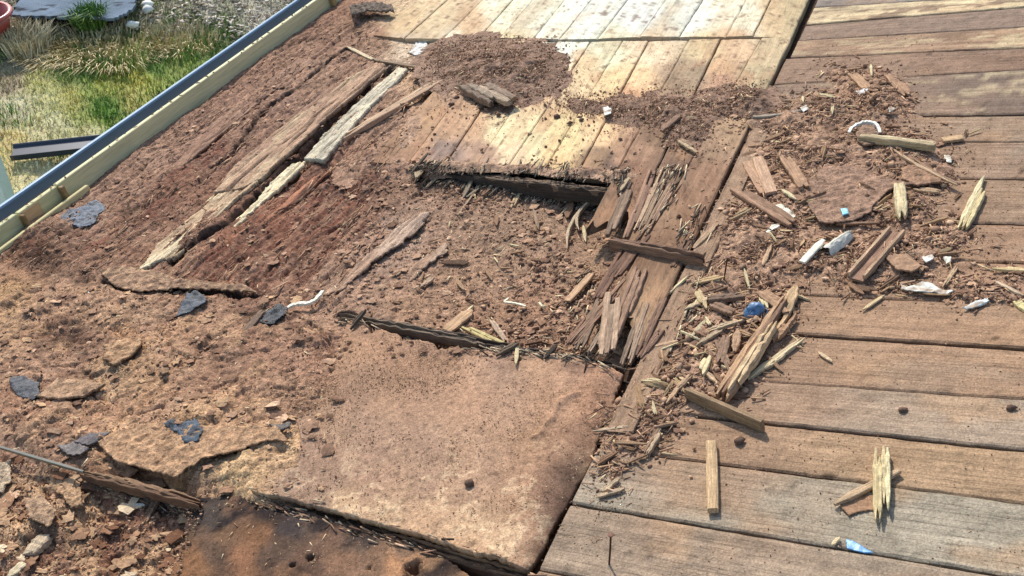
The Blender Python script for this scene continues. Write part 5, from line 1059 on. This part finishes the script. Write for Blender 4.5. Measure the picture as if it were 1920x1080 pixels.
# half tube of white bark and the flat white lath beside it
def half_tube(p0, p1, wpx, arch, col, label, z, seed):
    a = np.array(uv(*p0, z)); b = np.array(uv(*p1, z)); c = (a+b)/2; L = np.linalg.norm(b-a); ang = math.atan2(b[1]-a[1], b[0]-a[0]); W = wpx/F*3.0; r = random.Random(seed); V = []; C = []
    for T in (0, -.003):
        for i in range(13):
            s = i/12; wl = W/2*(1-.35*s)*(1+.12*r.uniform(-1, 1))
            for j in range(9):
                t = (j/8-.5)*2; V.append(((s-.5)*L+.006*r.uniform(-1, 1), t*wl, arch*(1-t*t)+T+.0015*r.uniform(-1, 1))); C.append(alb(col)*(1 if r.random() > .12 else .6)*(1 if T == 0 else .7))
    g = lambda k, i, j: k*117+i*9+j
    Fc = [(g(0, i, j), g(0, i+1, j), g(0, i+1, j+1), g(0, i, j+1)) for i in range(12) for j in range(8)]+[(g(1, i, j), g(1, i, j+1), g(1, i+1, j+1), g(1, i+1, j)) for i in range(12) for j in range(8)]
    Fc += [(g(0, i, 0), g(1, i, 0), g(1, i+1, 0), g(0, i+1, 0)) for i in range(12)]+[(g(0, i+1, 8), g(1, i+1, 8), g(1, i, 8), g(0, i, 8)) for i in range(12)]+[(g(0, 0, j+1), g(1, 0, j+1), g(1, 0, j), g(0, 0, j)) for j in range(8)]+[(g(0, 12, j), g(1, 12, j), g(1, 12, j+1), g(0, 12, j+1)) for j in range(8)]
    return link('bark_piece', mesh_np('bark_piece', V, Fc, C, M_white), frame(c[0], c[1], z, ang), label=label, cat='bark')
half_tube((1549,474),(1592,444), 30, .020, (220,210,192), 'arched white piece of bark with a dark opening below', .018, 4)
piece('white_lath', (1504,492), (1544,450), 12, .008, (232,228,214), 'flat white lath beside the arched white bark', 'lath', 1, (.9,.5), .12, 0, None, mat=M_white, lift=.012)
# grooved lath gets its two raised edges as parts
gl = [o for o in bpy.data.objects if o.get('label', '').startswith('grooved brown lath')][0]; Lg = max(v.co.x for v in gl.data.vertices)-min(v.co.x for v in gl.data.vertices); Wg = max(v.co.y for v in gl.data.vertices)
for sgn, cc in ((1, (206,166,130)), (-1, (196,156,120))):
    V, Fc, C = bundle(Lg*.97, .010, .014, 55+sgn, 1, (.8, .8), .2, 0, cc); link('raised_edge', mesh_np('raised_edge', V, Fc, C, M_split), Matrix.Translation((0, sgn*(Wg-.006), .009)), gl)
# bent and upright nails
def nail(px, py, h, head, label, lean=(0, 0), z=0.):
    u_, v_ = [float(c) for c in uv(px, py, z)]; t = link('nail', None, frame(u_, v_, z), label=label, cat='nail')
    upd = MD.to_3x3().inverted() @ Vector((0, 0, 1)); V = []; n = 7
    for i in range(n):
        s = i/(n-1); c = upd*h*s+Vector((lean[0]*s*s, lean[1]*s*s, 0))
        for j in range(6): a = j*1.047; V.append((c.x+.0022*math.cos(a), c.y+.0022*math.sin(a), c.z))
    Fc = [(i*6+j, i*6+(j+1) % 6, i*6+6+(j+1) % 6, i*6+6+j) for i in range(n-1) for j in range(6)]; link('shank', mesh_np('shank', V, Fc, np.ones((len(V), 1))*alb((84,52,40))[None], M_rust), Matrix(), t)
    V = [(c.x+head*math.cos(j*.6283), c.y+head*math.sin(j*.6283), c.z+zz) for zz in (0, .0025) for j in range(10)]
    link('head', mesh_np('head', V, [tuple(range(9, -1, -1)), tuple(range(10, 20))]+[(j, (j+1) % 10, 10+(j+1) % 10, 10+j) for j in range(10)], np.ones((20, 1))*alb((120,84,70))[None], M_rust), Matrix(), t)
nail(1357, 526, .078, .006, 'rusty nail with a round head standing upright in the debris', z=.004)
nail(1142, 1058, .085, .006, 'bent rusty nail standing in the front board near the curled sheet', (-.004, .006))
nail(1318, 590, .010, .005, 'short nail head in the splinter pile', z=.01)
# blue bits
t = uv(1414, 583, .03); cap = link('bottle_top', None, frame(float(t[0]), float(t[1]), .028, .3, .25, -.2), label='crushed blue plastic bottle top on the splinter pile', cat='bottle top')
V = []; rr = random.Random(9)
for (r, z_) in ((.0, .012), (.014, .013), (.021, .009), (.025, .0), (.023, -.008)):
    for j in range(16): a = j*.3927; k_ = 1+.13*math.sin(2*a)+.07*rr.uniform(-1, 1); V.append((r*k_*1.15*math.cos(a), r*k_*.8*math.sin(a), z_+.003*rr.uniform(-1, 1)+(.006*math.sin(a))))
link('crown', mesh_np('crown', V, [(i*16+j, i*16+16+j, i*16+16+(j+1) % 16, i*16+(j+1) % 16) for i in range(4) for j in range(16)], np.ones((80, 1))*alb((84,122,164))[None], M_plastic, True), Matrix(), cap)
V = [(x, y, z) for j in range(16) for (x, y, z) in (((.027*math.cos(j*.3927))*1.15, .021*math.sin(j*.3927), -.006), ((.029*math.cos(j*.3927))*1.15, .024*math.sin(j*.3927), -.012))]
link('rim', mesh_np('rim', V, [(2*j, 2*j+1, (2*j+3) % 32, (2*j+2) % 32) for j in range(16)], np.ones((32, 1))*alb((120,158,198))[None], M_plastic), Matrix(), cap, label='lighter blue rim')
poly_piece('plastic_piece', [(1586,1012),(1600,1016),(1638,1038),(1620,1038),(1588,1030)], .003, (96,160,214), 'light blue plastic triangle on the board gap at the lower right', 'plastic piece', crump=.001, mat=M_plastic, sp=.0022, rag=.0, seed=60)
poly_piece('plastic_piece', [(1576,394),(1588,392),(1592,402),(1580,406)], .004, (126,200,226), 'small turquoise plastic chip on the large brown flake', 'plastic piece', lift=.018, crump=.002, mat=M_plastic, sp=.0025, rag=.001, seed=61)
# dirt balls and nail heads on the clean boards
for i, (x, y, r, l) in enumerate(((1388,830,.011,'dark lump beside the tan lath'),(1895,766,.010,'dark lump at the right margin'),(1693,771,.009,'flat brown lump in the middle of a clean board'),(936,222,.010,'left brown clod on the bleached boards below the oval mound'),(1046,226,.013,'brown double clod on the bleached boards'),(1070,238,.010,'clod lying on a seam of the bleached boards'),(1092,232,.009,'clod right of the one on the seam'),(858,190,.012,'upper clod left of the two grey chunks'),(848,202,.012,'lower clod left of the two grey chunks'),(904,208,.012,'clod below the left grey chunk'),(884,918,.011,'dark lump on the big brown sheet'),(1322,92,.0,''))):
    if not l: continue
    V, Fq = TB[i % 6]; u_, v_ = [float(c) for c in uv(x, y)]; zz = float(ground_z(u_, v_)[0]); link('clod', mesh_np('clod', V*np.array([r*1.2, r, r*.75]), Fq, np.ones((len(V), 1))*alb((110,84,70))[None], M_crumb), frame(u_, v_, zz+r*.45), label=l, cat='clod')

# ------------------------------------------------------------------ countable small splinters, each its own object
def many(n, rng, dens, l0, l1, pal, name, label, group, cat='splinter', ang=None, dn=0.):
    base = [bundle(1, rnd.uniform(.10, .22), rnd.uniform(.06, .12), 700+i, rnd.choice((1, 1, 2)), (.3, .3), .4, 0, (255,255,255), None, 6) for i in range(5)]
    p = sample(n, rng, dens); z = ground_z(p[:, 0], p[:, 1]); ms = []
    for c in pal:
        for (V, Fc, C) in base[:3]:
            C = np.array(C); ms.append(mesh_np(name, V, Fc, C/C.max()*np.asarray(c), M_split))
    pz = pix(p[:, 0], p[:, 1])
    for i in range(len(p)):
        L = l0*(l1/l0)**(rnd.random()**1.6); M = frame(p[i, 0], p[i, 1], z[i]+.006+.03*L+dn*L, rnd.uniform(0, 3.14) if ang is None else ang+rnd.uniform(-.4, .4), rnd.uniform(-.6, .6), rnd.uniform(-.14, .14) if not dn else rnd.uniform(-.22, .12)) @ Matrix.Diagonal((L, L*rnd.uniform(.6, 1.3), L*rnd.uniform(.7, 1.1), 1))
        mi = rnd.randrange(len(ms)); lum = float(np.mean(pal[mi//3])); cn = 'cream' if lum > .42 else 'tan' if lum > .27 else 'brown' if lum > .15 else 'dark brown'; sz = 'long' if L > l0+.55*(l1-l0) else 'short' if L < l0+.22*(l1-l0) else 'middling'
        x, y = float(pz[0][i]), float(pz[1][i])
        for lm in sorted(LAND, key=lambda k: (k[0]-x)**2+(k[1]-y)**2)[:6]:
            dx, dy = x-lm[0], y-lm[1]; h_ = 'just ' if math.hypot(dx, dy) < 38 else ''
            dr = ('right of' if dx > 0 else 'left of') if abs(dx) > 2*abs(dy) else ('below' if dy > 0 else 'above') if abs(dy) > 2*abs(dx) else ('down' if dy > 0 else 'up')+(' right of' if dx > 0 else ' left of')
            lab = f'{sz} {cn} loose splinter {h_}{dr} {lm[2]}'
            if lab not in USED and len(lab.split()) <= 16: break
        USED.add(lab); link(name, ms[mi], M, label=lab, cat=cat, group=group)
USED = set()
LAND = [(1414,583,'the blue bottle top'),(1357,500,'the upright rusty nail'),(1620,245,'the white curl'),(1690,268,'the pale sawn stick'),(1604,172,'the topmost white scrap'),(1422,332,'the two flat laths'),(1430,385,'the lower brown lath'),(1490,325,'the ragged brown lath'),(1600,365,'the largest flake'),(1583,400,'the turquoise chip'),(1570,460,'the arched white bark'),(1524,472,'the flat white lath'),(1642,480,'the grooved lath'),(1740,542,'the long white peeled flake'),(1752,488,'the two small white scraps'),(1832,570,'the silvery sliver'),(1448,430,'the small white torn scrap'),(1462,216,'the grey twig'),(1728,312,'the long bent twig'),(1688,380,'the pale pointed splinter'),(1830,380,'the lone cream splinter'),(1410,660,'the heaviest splinter'),(1460,560,'the brown V of splinters'),(1450,675,'the long thin cream splinter'),(1360,770,'the board on edge'),(1232,818,'the forked pale splinter'),(1145,915,'the crossed pale stubs'),(1145,803,'the curled sheet edge'),(1310,568,'the pale torn splinter'),(1362,658,'the broad brown splinter'),(1280,720,'the thin orange splinter'),(1250,645,'the short orange splinter'),(1235,473,'the long dark stick'),(862,600,'the leaf shaped tan chip'),(1088,540,'the flat tan chip'),(966,568,'the hook shaped strip'),(1075,420,'the bent root like splinter'),(880,375,'the thin straight twig'),(972,360,'the hanging tan splinter'),(934,620,'the pinkish splinter'),(800,530,'the pinkish chip'),(1140,400,'the narrow grey lath'),(1140,605,'the split plank end'),(1150,530,'the dark torn strip'),(720,600,'the beam edge tip'),(730,440,'the hollow side'),(980,480,'the hollow centre'),(820,335,'the left end of the charred beam'),(900,340,'the left half of the charred beam'),(1010,345,'the middle of the charred beam'),(1130,360,'the right end of the charred beam'),(720,615,'the grey black beam edge'),(1060,672,'the blackened beam edge')]
many(120, (1380,1960,130,560), blobd([h for h in HR if h[1] < 540], 1, 1.3, 1), .03, .085, PALL+PAL[:4], 'small_splinter', 'small loose splinter in the debris on the boards at the upper right', 'small splinters in the upper right debris')
many(110, (1110,1520,520,900), blobd([h for h in HR if h[1] > 500], 1, 1.3, 1), .03, .095, PALL+PAL[:4], 'small_splinter', 'small loose splinter around the splinter pile between the big sheet and the clean boards', 'small splinters round the splinter pile')
many(60, (640,1230,340,680), blobd(PITP, 1, 1.2, 1.), .03, .09, PALL[3:]+PAL[:5], 'small_splinter', 'small loose splinter in the crumb filled hollow', 'small splinters in the hollow')
many(40, (770,1180,316,385), along([[(790,330),(900,336),(1010,342),(1100,352),(1160,362)]], .03), .04, .12, GREYS[:4]+[GREYS[4], PAL[2]], 'torn_splinter', '', 'torn splinters hanging at the broken front edge of the bleached boards', ang=1.55, dn=.02)
many(18, (640,1170,590,700), along(EDS, .012), .03, .09, GREYS[:4]+[GREYS[4], PAL[2]], 'torn_splinter', '', 'torn splinters at the black edge above the big sheet', ang=1.2, dn=.02)
# needles and crumbs that have fallen on the new timber and into the gutter
n_ = 260; uu = np.where(rs.uniform(0, 1, n_) < .4, rs.uniform(-3.688, -3.668, n_), rs.uniform(-3.87, -3.76, n_)); vv_ = rs.uniform(1.8, 6.2, n_); zz_ = np.where(uu > -3.70, .0875, -.069)
scatter('loose_crumbs', np.column_stack([uu, vv_, zz_]), np.stack([rs.uniform(.004, .02, n_), rs.uniform(.002, .006, n_), rs.uniform(.001, .004, n_)], 1), pick(PAL, n_), [BOX]+TC[:2], 'bits of rot fallen on the new timber and into the gutter', True)
